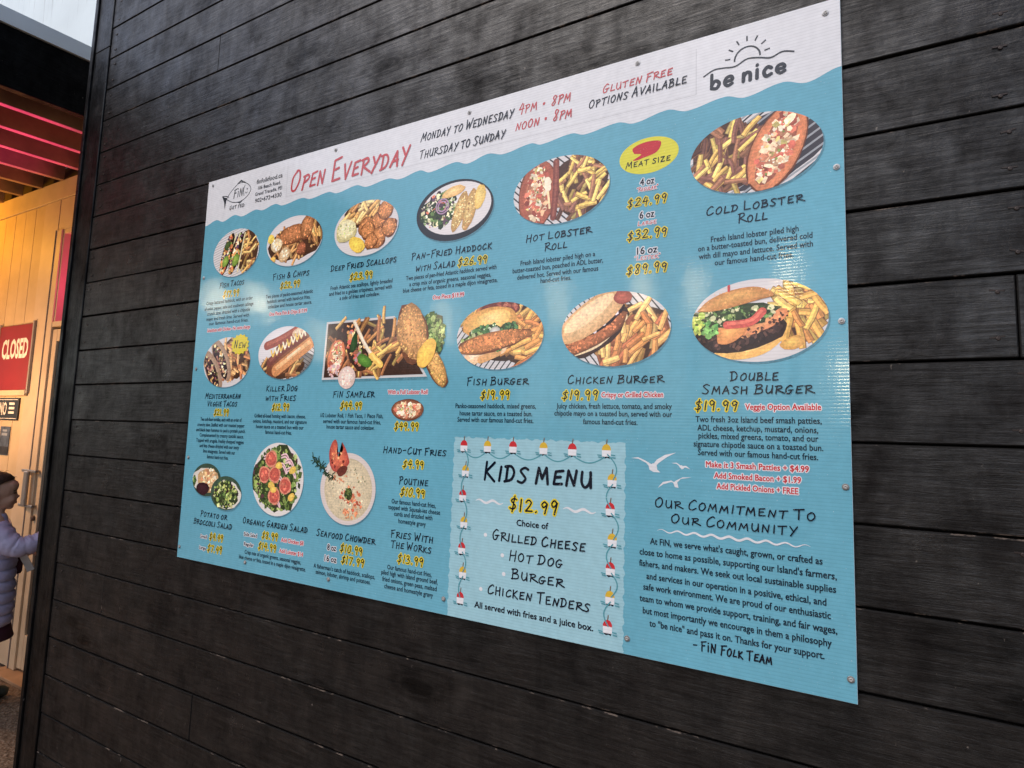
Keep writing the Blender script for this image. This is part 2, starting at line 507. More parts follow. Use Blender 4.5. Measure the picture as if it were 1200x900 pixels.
def clip_convex(pts, poly):
    out = list(pts)
    n = len(poly)
    for i in range(n):
        a, b = poly[i], poly[(i + 1) % n]
        ex, ey = b[0] - a[0], b[1] - a[1]
        src, out = out, []
        if not src: return []
        for j in range(len(src)):
            p, q = src[j - 1], src[j]
            dp = ex * (p[1] - a[1]) - ey * (p[0] - a[0])
            dq = ex * (q[1] - a[1]) - ey * (q[0] - a[0])
            if (dp < 0) != (dq < 0):
                t = dp / (dp - dq)
                out.append((p[0] + (q[0] - p[0]) * t, p[1] + (q[1] - p[1]) * t))
            if dq >= 0: out.append(q)
    return out

DG = None
def sans(text, xc, z, width, cap, y, offset=0.0):
    """mesh data of a line of condensed sans lettering, in board metres, as verts and faces"""
    cu = bpy.data.curves.new('lettering', 'FONT')
    cu.body = text; cu.size = 1.0; cu.resolution_u = 2; cu.offset = offset; cu.align_x = 'LEFT'
    o = bpy.data.objects.new('lettering', cu); COL.objects.link(o)
    me = bpy.data.meshes.new_from_object(o.evaluated_get(bpy.context.evaluated_depsgraph_get()))
    bpy.data.objects.remove(o); bpy.data.curves.remove(cu)
    xs = [v.co.x for v in me.vertices]
    lo, hi = min(xs) + offset, max(xs) - offset
    k = width / 1000 / (hi - lo)
    ks = cap / 1000 / 0.682
    vs = [((xc - width / 2) / 1000 + (v.co.x - lo) * k, y, z / 1000 + v.co.y * ks) for v in me.vertices]
    fs = [tuple(p.vertices) for p in me.polygons]
    bpy.data.meshes.remove(me)
    return vs, fs

# ------------------------------------------------------------------ setting: ground, black building, porch
def wall_of_boards(mb_boards, x0, x1, z_lines, yf, depth, joints, gapw=0.0042):
    bm = bmesh.new()
    lay = bm.verts.layers.float_color.new('board')
    r = random.Random(3)
    for i, (za, zb) in enumerate(zip(z_lines, z_lines[1:])):
        cuts = [x0] + sorted(joints.get(i, [])) + [x1]
        for xa, xb in zip(cuts, cuts[1:]):
            res = bmesh.ops.create_cube(bm, size=1.0)
            g = gapw * r.uniform(.7, 1.25)
            lo, hi = za + g / 2, zb - g / 2
            e = 0.0012 if xa != x0 else 0
            bmesh.ops.scale(bm, vec=(xb - xa - 2 * e, depth, hi - lo), verts=res['verts'])
            bmesh.ops.translate(bm, vec=((xa + xb) / 2, yf + depth / 2 + r.uniform(-.0008, .0012), (lo + hi) / 2), verts=res['verts'])
            sh = r.uniform(-.0012, .0012); rot = r.uniform(-.004, .004)
            for v in res['verts']:
                if v.co.y < yf + depth / 2:
                    v.co.y += (rot if v.co.z > (lo + hi) / 2 else -rot) * (hi - lo) * .5
                v.co.z += sh * (1 if v.co.x > 1 else -1) * 0.5
            fs = set(f for v in res['verts'] for f in v.link_faces)
            es = list(set(e_ for v in res['verts'] for e_ in v.link_edges))
            bv = bmesh.ops.bevel(bm, geom=es, offset=0.0022, segments=2, affect='EDGES', profile=0.5)
            for f in bv['faces']:
                if len(f.verts) == 4 and f.calc_area() < 0.012 * (xb - xa): f.material_index = 1
            c = (r.random(), r.random(), r.random(), 1)
            for v in bm.verts:
                if v[lay][3] == 0.0: v[lay] = c
    bmesh.ops.recalc_face_normals(bm, faces=bm.faces[:])
    return bm

# ground: one gravel sheet to the horizon
m, nt, b = new_mat('brown gravel')
v = coords(nt)
vo = N(nt, 'ShaderNodeTexVoronoi', Scale=70.0); nt.links.new(v, vo.inputs['Vector'])
stone = mul(nt, ramp(nt, noise(nt, v, 40, 4), [(0.3, (0.11, 0.072, 0.042)), (0.5, (0.21, 0.145, 0.092)), (0.7, (0.33, 0.25, 0.175))]), ramp(nt, vo.outputs['Distance'], [(0.0, 1.2), (0.5, 0.75)]))
stone = mul(nt, stone, ramp(nt, noise(nt, v, 3, 4), [(0.3, 0.7), (0.7, 1.15)]))
nt.links.new(stone, b.inputs['Base Color']); b.inputs['Roughness'].default_value = 0.9
bump(nt, b, vo.outputs['Distance'], 0.006)
M['gravel'] = m
g = MB()
for i in range(1):
    s_ = 400
    f = g.bm.faces.new([g.bm.verts.new(p) for p in ((-s_, -s_, 0), (s_, -s_, 0), (s_, s_, 0), (-s_, s_, 0))])
tag(g.build('ground', M['gravel']), kind='structure')

WF = 0.0085                    # front face of the boards, just behind the menu sheet (front at y = 0)
XL, XR, WT, WD = -0.872, 5.4, 4.1, 3.4
black = empty('black_building', (XL, WF, 0))
tag(black, 'black stained timber building whose long board wall carries the blue menu', 'building')
def bl(o):
    o.parent = black
    o.matrix_parent_inverse = Matrix.Translation((-XL, -WF, 0))
    return o
pitch = 0.13387
zl = [Z0 + 0.0165 + pitch * i for i in range(-9, 23)]
zl[0] = 0.02
joints = {}
jr = random.Random(12)
for i in range(len(zl) - 1):
    if i % 3 == 0: joints[i] = [3.25 + 0.4 * (i % 2)]
joints[9 + 4] = [2.067]                 # the butt joint right of the menu
joints[9 - 4] = [0.12]
joints[9 + 12] = [-0.02]
joints[9 - 2] = [-0.42]
bm = wall_of_boards(None, -0.7595, XR, zl, WF, 0.020, joints)
me = bpy.data.meshes.new('board_wall'); bm.to_mesh(me); bm.free(); me.materials.append(M['black_wood']); me.materials.append(M['worn_edge'])
bl(link('board_wall', me))
mb = MB()
mb.box(XL + .02, XR, WF + .0235, WD, 0.01, WT)
bl(mb.build('wall_core', M['gap']))
def attr_board(o, c):
    a = o.data.color_attributes.new('board', 'FLOAT_COLOR', 'POINT')
    a.data.foreach_set('color', list(c) * len(o.data.vertices))
    return o
# corner trim, two lengths with a seam
seam = 1.945 + Z0
mb = MB()
mb.box(XL, -0.7605, WF - .005, WF + .03, 0.02, seam - .0008, .003)
bl(attr_board(mb.build('corner_board', M['black_trim']), (.2, .5, .1, 1)))
mb = MB()
mb.box(XL, -0.7605, WF - .005, WF + .03, seam + .0008, WT, .003)
bl(attr_board(mb.build('corner_board', M['black_trim']), (.7, .2, .6, 1)))
mb = MB()
mb.box(XL - .024, XL - .002, WF - .012, 0.70, 0.02, WT, .002)
bl(attr_board(mb.build('side_wall', M['black_trim']), (.4, .4, .1, 1)))
mb = MB()
mb.box(XL - .1, XR + .1, WF - .06, WD + .1, WT, WT + .09, .004)
bl(mb.build('roof', M['gap']))
M['nail'] = plain('blackened nail head', (0.03, 0.02, 0.017), 0.5, 0.3)
# nails: a short dark dent with a head, in pairs along the studs
nb = MB()
nb.lathe([(.0036, .0006), (.0032, -.0006), (.002, -.001)], (0, 0, 0), 'Y', 10)
nb.box(-.011, .009, -.0004, .0006, .0008, .004, .0005, 1)
nail0 = nb.build('nail', [M['nail'], M['gap']])
first = True
nr = random.Random(5)
for i in range(5, 31):
    za, zb = zl[i], zl[i + 1]
    for sx in (-0.72, 2.066, 2.47):
        if sx == 2.066 and i == 13: xs = (2.045, 2.09)
        else: xs = (sx,)
        for x in xs:
            for fz in (.22, .76):
                o = nail0 if first else nail0.copy()
                if not first: COL.objects.link(o)
                first = False
                o.location = (x + nr.uniform(-.008, .008), WF - .0007, za + pitch * (fz + nr.uniform(-.06, .06)))
                o.rotation_euler = (0, nr.uniform(-.3, .3), 0)
                bl(o)

# ------------------------------------------------------------------ menu board
board = empty('menu_board', (0, 0, Z0))
tag(board, 'large sea blue plastic menu sheet with food photos, screwed to the black board wall', 'menu board')
BW, BH = 1842.0, 1220.0
def lay(ink, name, mats, parent=None):
    return ink.build(name, mats if isinstance(mats, (list, tuple)) else [mats], parent or board)

# the twin wall sheet itself, slightly bowed between its screws
bmx = bmesh.new()
nx, nz = 74, 49
# printed front is flat; body 4.5 mm thick behind it
mb = MB()
mb.box(0, BW / 1000, 0.0002, 0.0047, 0, BH / 1000, .0006)
bmx.free()
sheet = mb.build('sheet', [M['edge']], board)
front = Ink(0.05)
front.poly([(0.6, 0.6), (BW - .6, 0.6), (BW - .6, 1100), (0.6, 1100)])
lay(front, 'blue_field', M['blue_ink'])

# white header with its wavy lower edge
wave = [(0, 1068), (58, 1080.6), (92.6, 1070), (150, 1083), (188, 1073), (253, 1084), (284, 1077), (341, 1087), (376, 1077), (458, 1085.5), (494, 1076.5), (567, 1084), (601, 1074.5), (673, 1084), (713, 1072.6), (788, 1081), (827, 1072), (894, 1082.5), (926, 1071), (1005, 1081.6), (1041, 1070.4), (1101, 1082.9), (1143, 1072.9), (1217, 1082.7), (1242, 1074.5), (1318, 1083), (1349, 1073.6), (1425, 1082.3), (1460, 1072), (1531, 1083.7), (1570, 1071.5), (1643.6, 1082), (1678.6, 1071), (1746, 1083.3), (1785, 1071.5), (BW - .6, 1087)]
low = []
for (xa, za), (xb, zb) in zip(wave, wave[1:]):
    for k in range(8):
        t = k / 8; e = (1 - math.cos(math.pi * t)) / 2
        low.append((max(.6, xa + (xb - xa) * t), za + (zb - za) * e))
low.append(wave[-1])
hd = Ink(0.1)
for p, q in zip(low, low[1:]):
    hd.k = 0
    hd.poly([p, q, (q[0], BH - .6), (p[0], BH - .6)])
lay(hd, 'white_header', M['white_ink'])
bx = Ink(0.2)
for a, b_ in (((388, 1101), (1588, 1101)), ((1588, 1101), (1588, 1198)), ((388, 1101), (388, 1198))):
    bx.ribbon([a, b_], .8)
lay(bx, 'header_rule', M['line_ink'])

# ---- lettering
STY = { # font, cap height, stroke, ink, outline ink, outline growth
 'open': ('h', 62, 6.8, 'pink_ink'), 'mon': ('h', 23, 2.6, 'dark_ink'), 'monr': ('h', 23, 2.8, 'pink_ink'),
 'note': ('h', 19, 2.4, 'dark_ink'), 'noter': ('h', 17.5, 2.4, 'pink_ink'),
 'head': ('h', 17, 2.35, 'dark_ink'), 'meat': ('h', 13.5, 1.7, 'dark_ink'), 'price': ('h', 17.5, 2.3, 'dark_ink', 'yellow_ink', 4.4),
 'pricek': ('h', 25, 3.6, 'dark_ink', 'yellow_ink', 5.5), 'items': ('h', 20.5, 3.0, 'dark_ink'), 'kids': ('h', 41, 6.2, 'dark_ink'),
 'sign': ('h', 16, 2.6, 'dark_ink'), 'redh': ('h', 8.6, 1.1, 'red_ink', 'white_ink', 2.6),
 'body': ('s', 10.8, .30, 'body_ink'), 'bodyb': ('s', 11.6, .42, 'body_ink'), 'web': ('s', 14, .35, 'grey_ink'), 'addr': ('s', 11, .3, 'grey_ink'), 'tel': ('s', 12.5, .35, 'grey_ink'),
 'red': ('s', 10.4, .42, 'red_ink', 'white_ink', 2.0), 'oz': ('s', 14.5, .55, 'dark_ink', 'white_ink', 2.6), 'tag': ('s', 9.5, .35, 'dark_ink', 'white_ink', 2.2), 'bold': ('s', 12.6, .6, 'dark_ink'),
}
class Lines:
    def __init__(s): s.v, s.f, s.m = [], [], []
    def add(s, vs, fs, mat):
        i = len(s.v); s.v += vs; s.f += [tuple(q + i for q in f) for f in fs]; s.m += [mat] * len(fs)
def letter_part(name, lines):
    S = Lines(); mats = []
    def mi(k):
        if k not in mats: mats.append(k)
        return mats.index(k)
    for st, text, xc, z, width in lines:
        sty = STY[st]
        if sty[0] == 'h':
            if len(sty) > 4:
                ik = Ink(0.30); ik.hand(text, xc, z, width, sty[1], sty[2], grow=sty[5]); S.add(ik.v, ik.f, mi(sty[4]))
            ik = Ink(0.48)
            small = .66 if st == 'open' else .8 if st in ('mon', 'monr', 'note', 'noter') else .76
            ik.hand(text, xc, z, width, sty[1], sty[2], slant=.16 if st in ('mon', 'monr', 'open', 'note', 'noter') else .08, small=small)
            S.add(ik.v, ik.f, mi(sty[3]))
        else:
            if len(sty) > 4:
                vs, fs = sans(text, xc, z, width, sty[1], -0.00030)
                for k in range(10):
                    a = k * 2 * math.pi / 10; g_ = sty[5] / 1000
                    S.add([(v[0] + g_ * math.cos(a), v[1] - k * 5e-6, v[2] + g_ * math.sin(a)) for v in vs], fs, mi(sty[4]))
            vs, fs = sans(text, xc, z, width, sty[1], -0.00048)
            for k in range(5):
                a = math.pi / 4 + k * math.pi / 2; g_ = sty[2] / 1000 * (k < 4)
                S.add([(v[0] + g_ * math.cos(a), v[1] - k * 5e-6, v[2] + g_ * math.sin(a)) for v in vs], fs, mi(sty[3]))
    me = bpy.data.meshes.new(name)
    me.from_pydata(S.v, [], S.f)
    for k in mats: me.materials.append(M[k])
    me.polygons.foreach_set('material_index', S.m)
    bm = bmesh.new(); bm.from_mesh(me)
    for f in bm.faces:
        f.normal_update()
        if f.normal.y > 0: f.normal_flip()
    bm.to_mesh(me); bm.free(); me.update()
    return link(name, me, board)

TEXTS = [
    ('hours_text', [('open', 'Open Everyday', 627, 1112, 446)]),
    ('hours_text', [('mon', 'Monday to Wednesday', 1029, 1159.3, 273), ('mon', 'Thursday to Sunday', 1017, 1113.2, 255)]),
    ('hours_text', [('monr', '4pm • 8pm', 1246, 1161.2, 132), ('monr', 'noon • 8pm', 1245, 1122.9, 142)]),
    ('notice_text', [('noter', 'Gluten Free', 1464, 1157.4, 150), ('note', 'Options Available', 1463, 1131.2, 210)]),
    ('address_text', [('web', 'finfolkfood.ca', 307, 1167.0, 118), ('addr', '106 Beach Road,', 308, 1147.1, 103), ('addr', 'Grand Tracadie, PEI', 306, 1128.7, 123), ('tel', '902•672•4330', 307, 1106.7, 121)]),
    ('dish_name_text', [('head', 'Fish Tacos', 164, 849.8, 120)]),
    ('price_text', [('price', '$17.99', 164, 817.5, 74)]),
    ('description_text', [('body', 'Crispy battered haddock, with an order', 157, 798.7, 228), ('body', 'of onion, pepper, salsa and southwest cabbage', 156, 780.3, 240), ('body', 'crunch slaw, drizzled with a chipotle', 157, 763.7, 210), ('body', 'mayo and fresh lime. Served with', 155, 746.5, 210), ('body', 'our famous hand-cut fries.', 162, 731.2, 193)]),
    ('notice_text', [('red', 'Substitute with Chicken - No extra charge', 164, 709.5, 209)]),
    ('dish_name_text', [('head', 'Fish & Chips', 433, 849.0, 152)]),
    ('price_text', [('price', '$22.99', 433, 819.2, 80)]),
    ('description_text', [('body', 'Two pieces of panko-seasoned Atlantic', 431, 795.2, 199), ('body', 'haddock served with hand-cut fries,', 430, 779.5, 183), ('body', 'coleslaw and house tartar sauce.', 437, 763.8, 185)]),
    ('notice_text', [('red', 'One Piece Fish & Chips $17.99', 432, 740.8, 159)]),
    ('dish_name_text', [('head', 'Deep Fried Scallops', 713, 848.5, 235)]),
    ('price_text', [('price', '$23.99', 711, 816.1, 80)]),
    ('description_text', [('body', 'Fresh Atlantic sea scallops, lightly breaded', 711, 795.5, 222), ('body', 'and fried to a golden crispiness, served with', 709, 779.7, 225), ('body', 'a side of fries and coleslaw.', 709, 764.8, 144)]),
    ('dish_name_text', [('head', 'Pan-Fried Haddock', 1000, 846.8, 237), ('head', 'with Salad', 956, 815.2, 119)]),
    ('price_text', [('price', '$26.99', 1067, 814.4, 81)]),
    ('description_text', [('body', 'Two pieces of pan-fried Atlantic haddock served with', 1001, 795.7, 268), ('body', 'a crisp mix of organic greens, seasonal veggies,', 1000, 779.0, 242), ('body', 'blue cheese or feta, tossed in a maple dijon vinaigrette.', 999, 764.3, 280)]),
    ('notice_text', [('red', 'One Piece $19.99', 1001, 738.3, 92)]),
    ('dish_name_text', [('head', 'Hot Lobster', 1289, 848.5, 157), ('head', 'Roll', 1285, 822.7, 53)]),
    ('description_text', [('body', 'Fresh Island lobster piled high on a', 1289, 795.9, 180), ('body', 'butter-toasted bun, poached in ADL butter,', 1288, 779.9, 218), ('body', 'delivered hot. Served with our famous', 1289, 763.7, 195), ('body', 'hand-cut fries.', 1288, 750.0, 74)]),
    ('dish_name_text', [('meat', 'Meat size', 1490, 975.5, 92)]),
    ('size_text', [('oz', '4 oz', 1490, 932.7, 29), ('oz', '6 oz', 1490, 862.5, 30), ('oz', '16 oz', 1491, 787.4, 41)]),
    ('size_text', [('redh', '"Regular"', 1490, 920.5, 44), ('redh', 'Large', 1490, 847.9, 38), ('redh', '"Lester"', 1491, 775.4, 54)]),
    ('price_text', [('price', '$24.99', 1489, 890.0, 79)]),
    ('price_text', [('price', '$32.99', 1490, 819.9, 80)]),
    ('price_text', [('price', '$89.99', 1490, 747.6, 81)]),
    ('dish_name_text', [('head', 'Cold Lobster', 1691, 847.7, 168), ('head', 'Roll', 1690, 823.6, 49)]),
    ('description_text', [('body', 'Fresh Island lobster piled high', 1692, 793.6, 152), ('body', 'on a butter-toasted bun, delivered cold', 1691, 778.2, 198), ('body', 'with dill mayo and lettuce. Served with', 1692, 762.4, 197), ('body', 'our famous hand-cut fries.', 1691, 747.1, 136)]),
    ('dish_name_text', [('head', 'Mediterranean', 163, 496.2, 172), ('head', 'Veggie Tacos', 163, 472.8, 144)]),
    ('price_text', [('price', '$21.99', 163, 445.0, 70)]),
    ('description_text', [('body', 'Two soft-flour tortillas, each with an order of', 163, 426.3, 200), ('body', 'crunchy slaw. Stuffed with our roasted pepper', 164, 409.9, 229), ('body', 'and black bean hummus to pack a protein punch.', 165, 393.5, 239), ('body', 'Complemented by creamy tzatziki sauce.', 172, 377.3, 213), ('body', 'Topped with arugula, freshly chopped veggies', 165, 360.8, 231), ('body', 'and feta cheese drizzled with our zesty', 165, 344.4, 191), ('body', 'lime vinaigrette. Served with our', 167, 328.2, 155), ('body', 'famous hand-cut fries.', 163, 311.7, 104)]),
    ('dish_name_text', [('head', 'Killer Dog', 428, 516.9, 131), ('head', 'with Fries', 426, 490.0, 126)]),
    ('price_text', [('price', '$12.99', 429, 462.2, 69)]),
    ('description_text', [('body', 'Grilled all-beef hotdog with bacon, cheese,', 427, 440.3, 215), ('body', 'onions, ketchup, mustard, and our signature', 428, 424.9, 225), ('body', 'house sauce on a toasted bun with our', 430, 409.4, 199), ('body', 'famous hand-cut fries.', 428, 393.9, 111)]),
    ('dish_name_text', [('head', 'FiN Sampler', 707, 498.3, 146)]),
    ('price_text', [('price', '$44.99', 702, 467.8, 75)]),
    ('description_text', [('body', '1/2 Lobster Roll, 1 Fish Taco, 1 Piece Fish,', 704, 444.6, 222), ('body', 'served with our famous hand-cut fries,', 706, 429.0, 204), ('body', 'house tartar sauce and coleslaw.', 703, 414.4, 170)]),
    ('notice_text', [('red', 'With a Full Lobster Roll', 889, 505.6, 125)]),
    ('price_text', [('price', '$49.99', 891, 417.2, 74)]),
    ('dish_name_text', [('head', 'Fish Burger', 1145, 525.1, 159)]),
    ('price_text', [('price', '$19.99', 1143, 493.6, 75)]),
    ('description_text', [('body', 'Panko-seasoned haddock, mixed greens,', 1142, 471.6, 212), ('body', 'house tartar sauce, on a toasted bun.', 1144, 454.7, 191), ('body', 'Served with our famous hand-cut fries.', 1143, 439.8, 200)]),
    ('dish_name_text', [('head', 'Chicken Burger', 1423, 524.3, 202)]),
    ('price_text', [('price', '$19.99', 1350, 491.4, 79)]),
    ('description_text', [('body', 'Juicy chicken, fresh lettuce, tomato, and smoky', 1420, 472.3, 245), ('body', 'chipotle mayo on a toasted bun, served with our', 1418, 456.9, 250), ('body', 'famous hand-cut fries.', 1417, 440.1, 116)]),
    ('notice_text', [('red', 'Crispy or Grilled Chicken', 1462, 495.5, 127)]),
    ('dish_name_text', [('head', 'Double', 1690, 525.1, 80), ('head', 'Smash Burger', 1692, 501.1, 185)]),
    ('price_text', [('price', '$19.99', 1624, 470.9, 74)]),
    ('description_text', [('body', 'Two fresh 3oz Island beef smash patties,', 1693, 448.4, 211), ('body', 'ADL cheese, ketchup, mustard, onions,', 1692, 432.4, 202), ('body', 'pickles, mixed greens, tomato, and our', 1693, 417.7, 200), ('body', 'signature chipotle sauce on a toasted bun.', 1692, 402.1, 216), ('body', 'Served with our famous hand-cut fries.', 1692, 386.4, 200)]),
    ('notice_text', [('red', 'Veggie Option Available', 1737, 472.1, 122)]),
    ('notice_text', [('red', 'Make it 3 Smash Patties + $4.99', 1692, 365.1, 171), ('red', 'Add Smoked Bacon + $1.99', 1693, 345.6, 144), ('red', 'Add Pickled Onions + FREE', 1693, 326.4, 135)]),
    ('statement_text', [('head', 'Our Commitment To', 1648, 284.2, 274), ('head', 'Our Community', 1649, 256.8, 214)]),
    ('statement_text', [('bodyb', "At FiN, we serve what's caught, grown, or crafted as", 1649, 212.9, 293), ('bodyb', "close to home as possible, supporting our Island's farmers,", 1649, 191.1, 334), ('bodyb', 'fishers, and makers. We seek out local sustainable supplies', 1648, 169.8, 333), ('bodyb', 'and services in our operation in a positive, ethical, and', 1648, 146.9, 304), ('bodyb', 'safe work environment. We are proud of our enthusiastic', 1648, 126.4, 316), ('bodyb', 'team to whom we provide support, training, and fair wages,', 1649, 104.2, 332), ('bodyb', 'but most importantly we encourage in them a philosophy', 1648, 82.4, 317), ('bodyb', 'to "be nice" and pass it on. Thanks for your support.', 1649, 60.6, 293)]),
    ('statement_text', [('sign', '- FiN Folk Team', 1649, 35.6, 132)]),
    ('kids_menu_text', [('kids', 'Kids menu', 1249, 311.3, 259)]),
    ('kids_menu_text', [('pricek', '$12.99', 1247, 250.2, 113)]),
    ('kids_menu_text', [('bold', 'Choice of', 1247, 218.1, 76), ('bold', 'All served with fries and a juice box.', 1249, 30.6, 280)]),
    ('kids_menu_text', [('items', 'Grilled Cheese', 1258, 182.4, 218), ('items', 'Hot Dog', 1255, 143.6, 125), ('items', 'Burger', 1260, 105.5, 119), ('items', 'Chicken Tenders', 1260, 65.8, 238)]),
    ('dish_name_text', [('head', 'Hand-Cut Fries', 917, 358.6, 192)]),
    ('price_text', [('price', '$4.99', 918, 325.7, 63)]),
    ('dish_name_text', [('head', 'Poutine', 921, 285.5, 87)]),
    ('price_text', [('price', '$10.99', 920, 258.2, 74)]),
    ('description_text', [('body', 'Our famous hand-cut fries,', 924, 236.5, 134), ('body', 'topped with Squeak-ies cheese', 926, 221.8, 157), ('body', 'curds and drizzled with', 925, 207.3, 116), ('body', 'homestyle gravy', 923, 191.0, 83)]),
    ('dish_name_text', [('head', 'Fries With', 923, 155.9, 126), ('head', 'The Works', 922, 131.4, 121)]),
    ('price_text', [('price', '$13.99', 923, 99.2, 76)]),
    ('description_text', [('body', 'Our famous hand-cut fries,', 921, 78.3, 134), ('body', 'piled high with Island ground beef,', 921, 64.2, 170), ('body', 'fried onions, green peas, melted', 922, 48.5, 164), ('body', 'cheese and homestyle gravy', 921, 32.7, 147)]),
    ('dish_name_text', [('head', 'Potato or', 166, 135.3, 126), ('head', 'Broccoli Salad', 164, 110.3, 184)]),
    ('price_text', [('price', '$4.49', 187, 71.8, 61), ('price', '$7.49', 184, 36.8, 67)]),
    ('size_text', [('tag', 'Small', 127, 71.7, 32), ('tag', 'Large', 126, 38.0, 31)]),
    ('dish_name_text', [('head', 'Organic Garden Salad', 437, 134.0, 266)]),
    ('price_text', [('price', '$8.99', 423, 101.0, 64), ('price', '$14.99', 415, 70.0, 73)]),
    ('description_text', [('body', 'Crisp mix of organic greens, seasonal veggies,', 438, 49.7, 232), ('body', 'blue cheese or feta, tossed in a maple dijon vinaigrette.', 436, 33.5, 275)]),
    ('notice_text', [('red', 'Add Chicken $8', 515, 100.2, 88)]),
    ('notice_text', [('red', 'Add Lobster $14', 513, 70.8, 93)]),
    ('size_text', [('tag', 'Side Salad', 341, 99.6, 56), ('tag', 'Regular', 337, 72.2, 41)]),
    ('dish_name_text', [('head', 'Seafood Chowder', 707, 131.5, 204)]),
    ('price_text', [('price', '$10.99', 732, 101.1, 75), ('price', '$17.99', 739, 73.2, 76)]),
    ('description_text', [('body', "A fisherman's catch of haddock, scallops,", 709, 48.5, 213), ('body', 'salmon, lobster, shrimp and potatoes.', 707, 33.9, 191)]),
    ('size_text', [('oz', '8 oz', 664, 99.5, 31), ('oz', '16 oz', 662, 70.8, 42)]),
]
for part, lines in TEXTS:
    if lines[0][0] in ('body', 'bodyb'):
        letter_part(part, lines)            # a paragraph stays one piece
    else:
        for ln in lines: letter_part(part, [ln])

# ---- header logos
lg = Ink(0.3)
fish = smooth_pts([(104, 1146), (124, 1166), (160, 1186), (198, 1180), (221, 1158), (206, 1136), (172, 1124), (134, 1128), (104, 1142)], 6)
lg.ribbon(fish, 2.2, closed=False)
lg.ribbon(smooth_pts([(114, 1148), (98, 1154), (80, 1156)], 5), 2.6)
lg.poly([(78, 1157), (94, 1150), (107, 1147), (101, 1138), (97, 1110), (91, 1136), (84, 1147)])
lg.poly([(150, 1186), (170, 1196), (196, 1183), (170, 1190)])
lg.poly([(158, 1124), (172, 1117), (186, 1126), (172, 1121)])
lg.ribbon(smooth_pts([(192, 1176), (186, 1160), (190, 1140)], 5), 2)
lg.ribbon(smooth_pts([(206, 1150), (198, 1147), (196, 1152)], 4), 1.6)
lg.disc(203, 1160, 2.6, n=10)
lg.hand('FiN', 160, 1141, 46, 28, 3.0)
lg.hand('Get fed', 158, 1104, 72, 13, 1.8)
lay(lg, 'fish_logo', M['grey_ink'])
sn = Ink(0.3)
sn.ribbon([(1684 + 23 * math.cos(a), 1150 + 23 * math.sin(a)) for a in (math.pi * (-.02 + 1.04 * k / 24) for k in range(25))], 3.2)
for k in range(7):
    a = math.pi * (.04 + .92 * k / 6)
    sn.ribbon([(1684 + r_ * math.cos(a), 1152 + r_ * math.sin(a) * 1.05) for r_ in (31, 41)], 2.8)
sn.ribbon(smooth_pts([(1602, 1134), (1622, 1143), (1640, 1142), (1662, 1139), (1684, 1148), (1706, 1144), (1726, 1138), (1746, 1144), (1766, 1138)], 6), 3)
lay(sn, 'sun_logo', M['grey_ink'])
bn = Ink(0.3)
bn.hand('be nice', 1684, 1103, 136, 24, 6.6, slant=.02, font=ROUND, gap=.22)
lay(bn, 'slogan_text', M['grey_ink'])

# ---- kids menu panel with scalloped edge, buoys on a rope, waves, bullets
kp = Ink(0.15)
x0, x1, z0, z1 = 1036.5, 1451, .8, 404
edge = []
n = 30
def ragged(k): return 1.3 * math.sin(k * .72) + 1.0 * math.sin(k * 1.13 + 1) + .5 * math.sin(k * 2.3)
edge = [(x0, z1)]
for k in range(2, n * 4 - 1): edge.append((x0 + (x1 - x0) * k / (n * 4), z1 + ragged(k)))
edge.append((x1, z1))
for k in range(2, n * 4): edge.append((x1 + ragged(k + 31), z1 - (z1 - z0) * k / (n * 4)))
edge += [(x1, z0), (x0, z0)]
for k in range(1, n * 4 - 1): edge.append((x0 + ragged(k + 77), z0 + (z1 - z0) * k / (n * 4)))
kp.fan(((x0 + x1) / 2, (z0 + z1) / 2), edge, (255, 255, 255), (255, 255, 255))
lay(kp, 'kids_panel', M['pale_ink'])
top = [(1064, 385), (1128, 386), (1194, 387), (1269, 387), (1336, 387), (1411, 388)]
right = [(1424, 329), (1421, 272), (1426, 212), (1423, 156), (1423, 101), (1419, 45)]
left = [(1071, 328), (1066, 272), (1072, 212), (1069, 154), (1074, 101), (1070, 45)]
rp = Ink(0.22)
def sag(a, b_, d):
    return [(a[0] + (b_[0] - a[0]) * t + d[0] * math.sin(math.pi * t), a[1] + (b_[1] - a[1]) * t + d[1] * math.sin(math.pi * t)) for t in (k / 10 for k in range(11))]
for a, b_ in zip(top, top[1:]): rp.ribbon(sag((a[0] + 3, a[1] - 14), (b_[0] - 3, b_[1] - 14), (0, -13)), 2.6)
for i, (a, b_) in enumerate(zip([top[-1]] + right, right)): rp.ribbon(sag((a[0] + 2, a[1] - 8), (b_[0] + 2, b_[1]), (13 if i % 2 == 0 else -12, 0)), 2.6)
for i, (a, b_) in enumerate(zip([top[0]] + left, left)): rp.ribbon(sag((a[0] + 2, a[1] - 8), (b_[0], b_[1]), (9 if i % 2 == 0 else -8, 0)), 2.6)
for c in top + right + left:
    for dx, dz in ((-15, -10), (14, -9), (-13, -14), (15, -14)): rp.ribbon([(c[0] + dx - 4, c[1] + dz), (c[0] + dx + 5, c[1] + dz - 1)], 2.2)
lay(rp, 'buoy_rope', M['rope_ink'])
def buoy_mesh(capmat):
    k = Ink(0.30)
    k.poly([(-1.2, 10), (1.2, 10), (2.4, 22), (.2, 22)], mat=3)
    k.poly([(-8, -13), (8, -13), (7, -17), (2, -15), (-3, -17), (-7, -15)], mat=2)
    k.poly([(-9.6, 0), (9.6, 0), (9, -13), (-9, -13)], mat=1)
    k.poly([(9.8 * math.cos(math.pi * t / 12), 12.5 * math.sin(math.pi * t / 12)) for t in range(13)], mat=0)
    o = k.build('buoy', [M[capmat], M['white_ink'], M['dark_ink'], M['rope_dark']], board)
    return o
M['rope_dark'] = ink_flat('buoy stick print', (0.16, 0.09, 0.05))
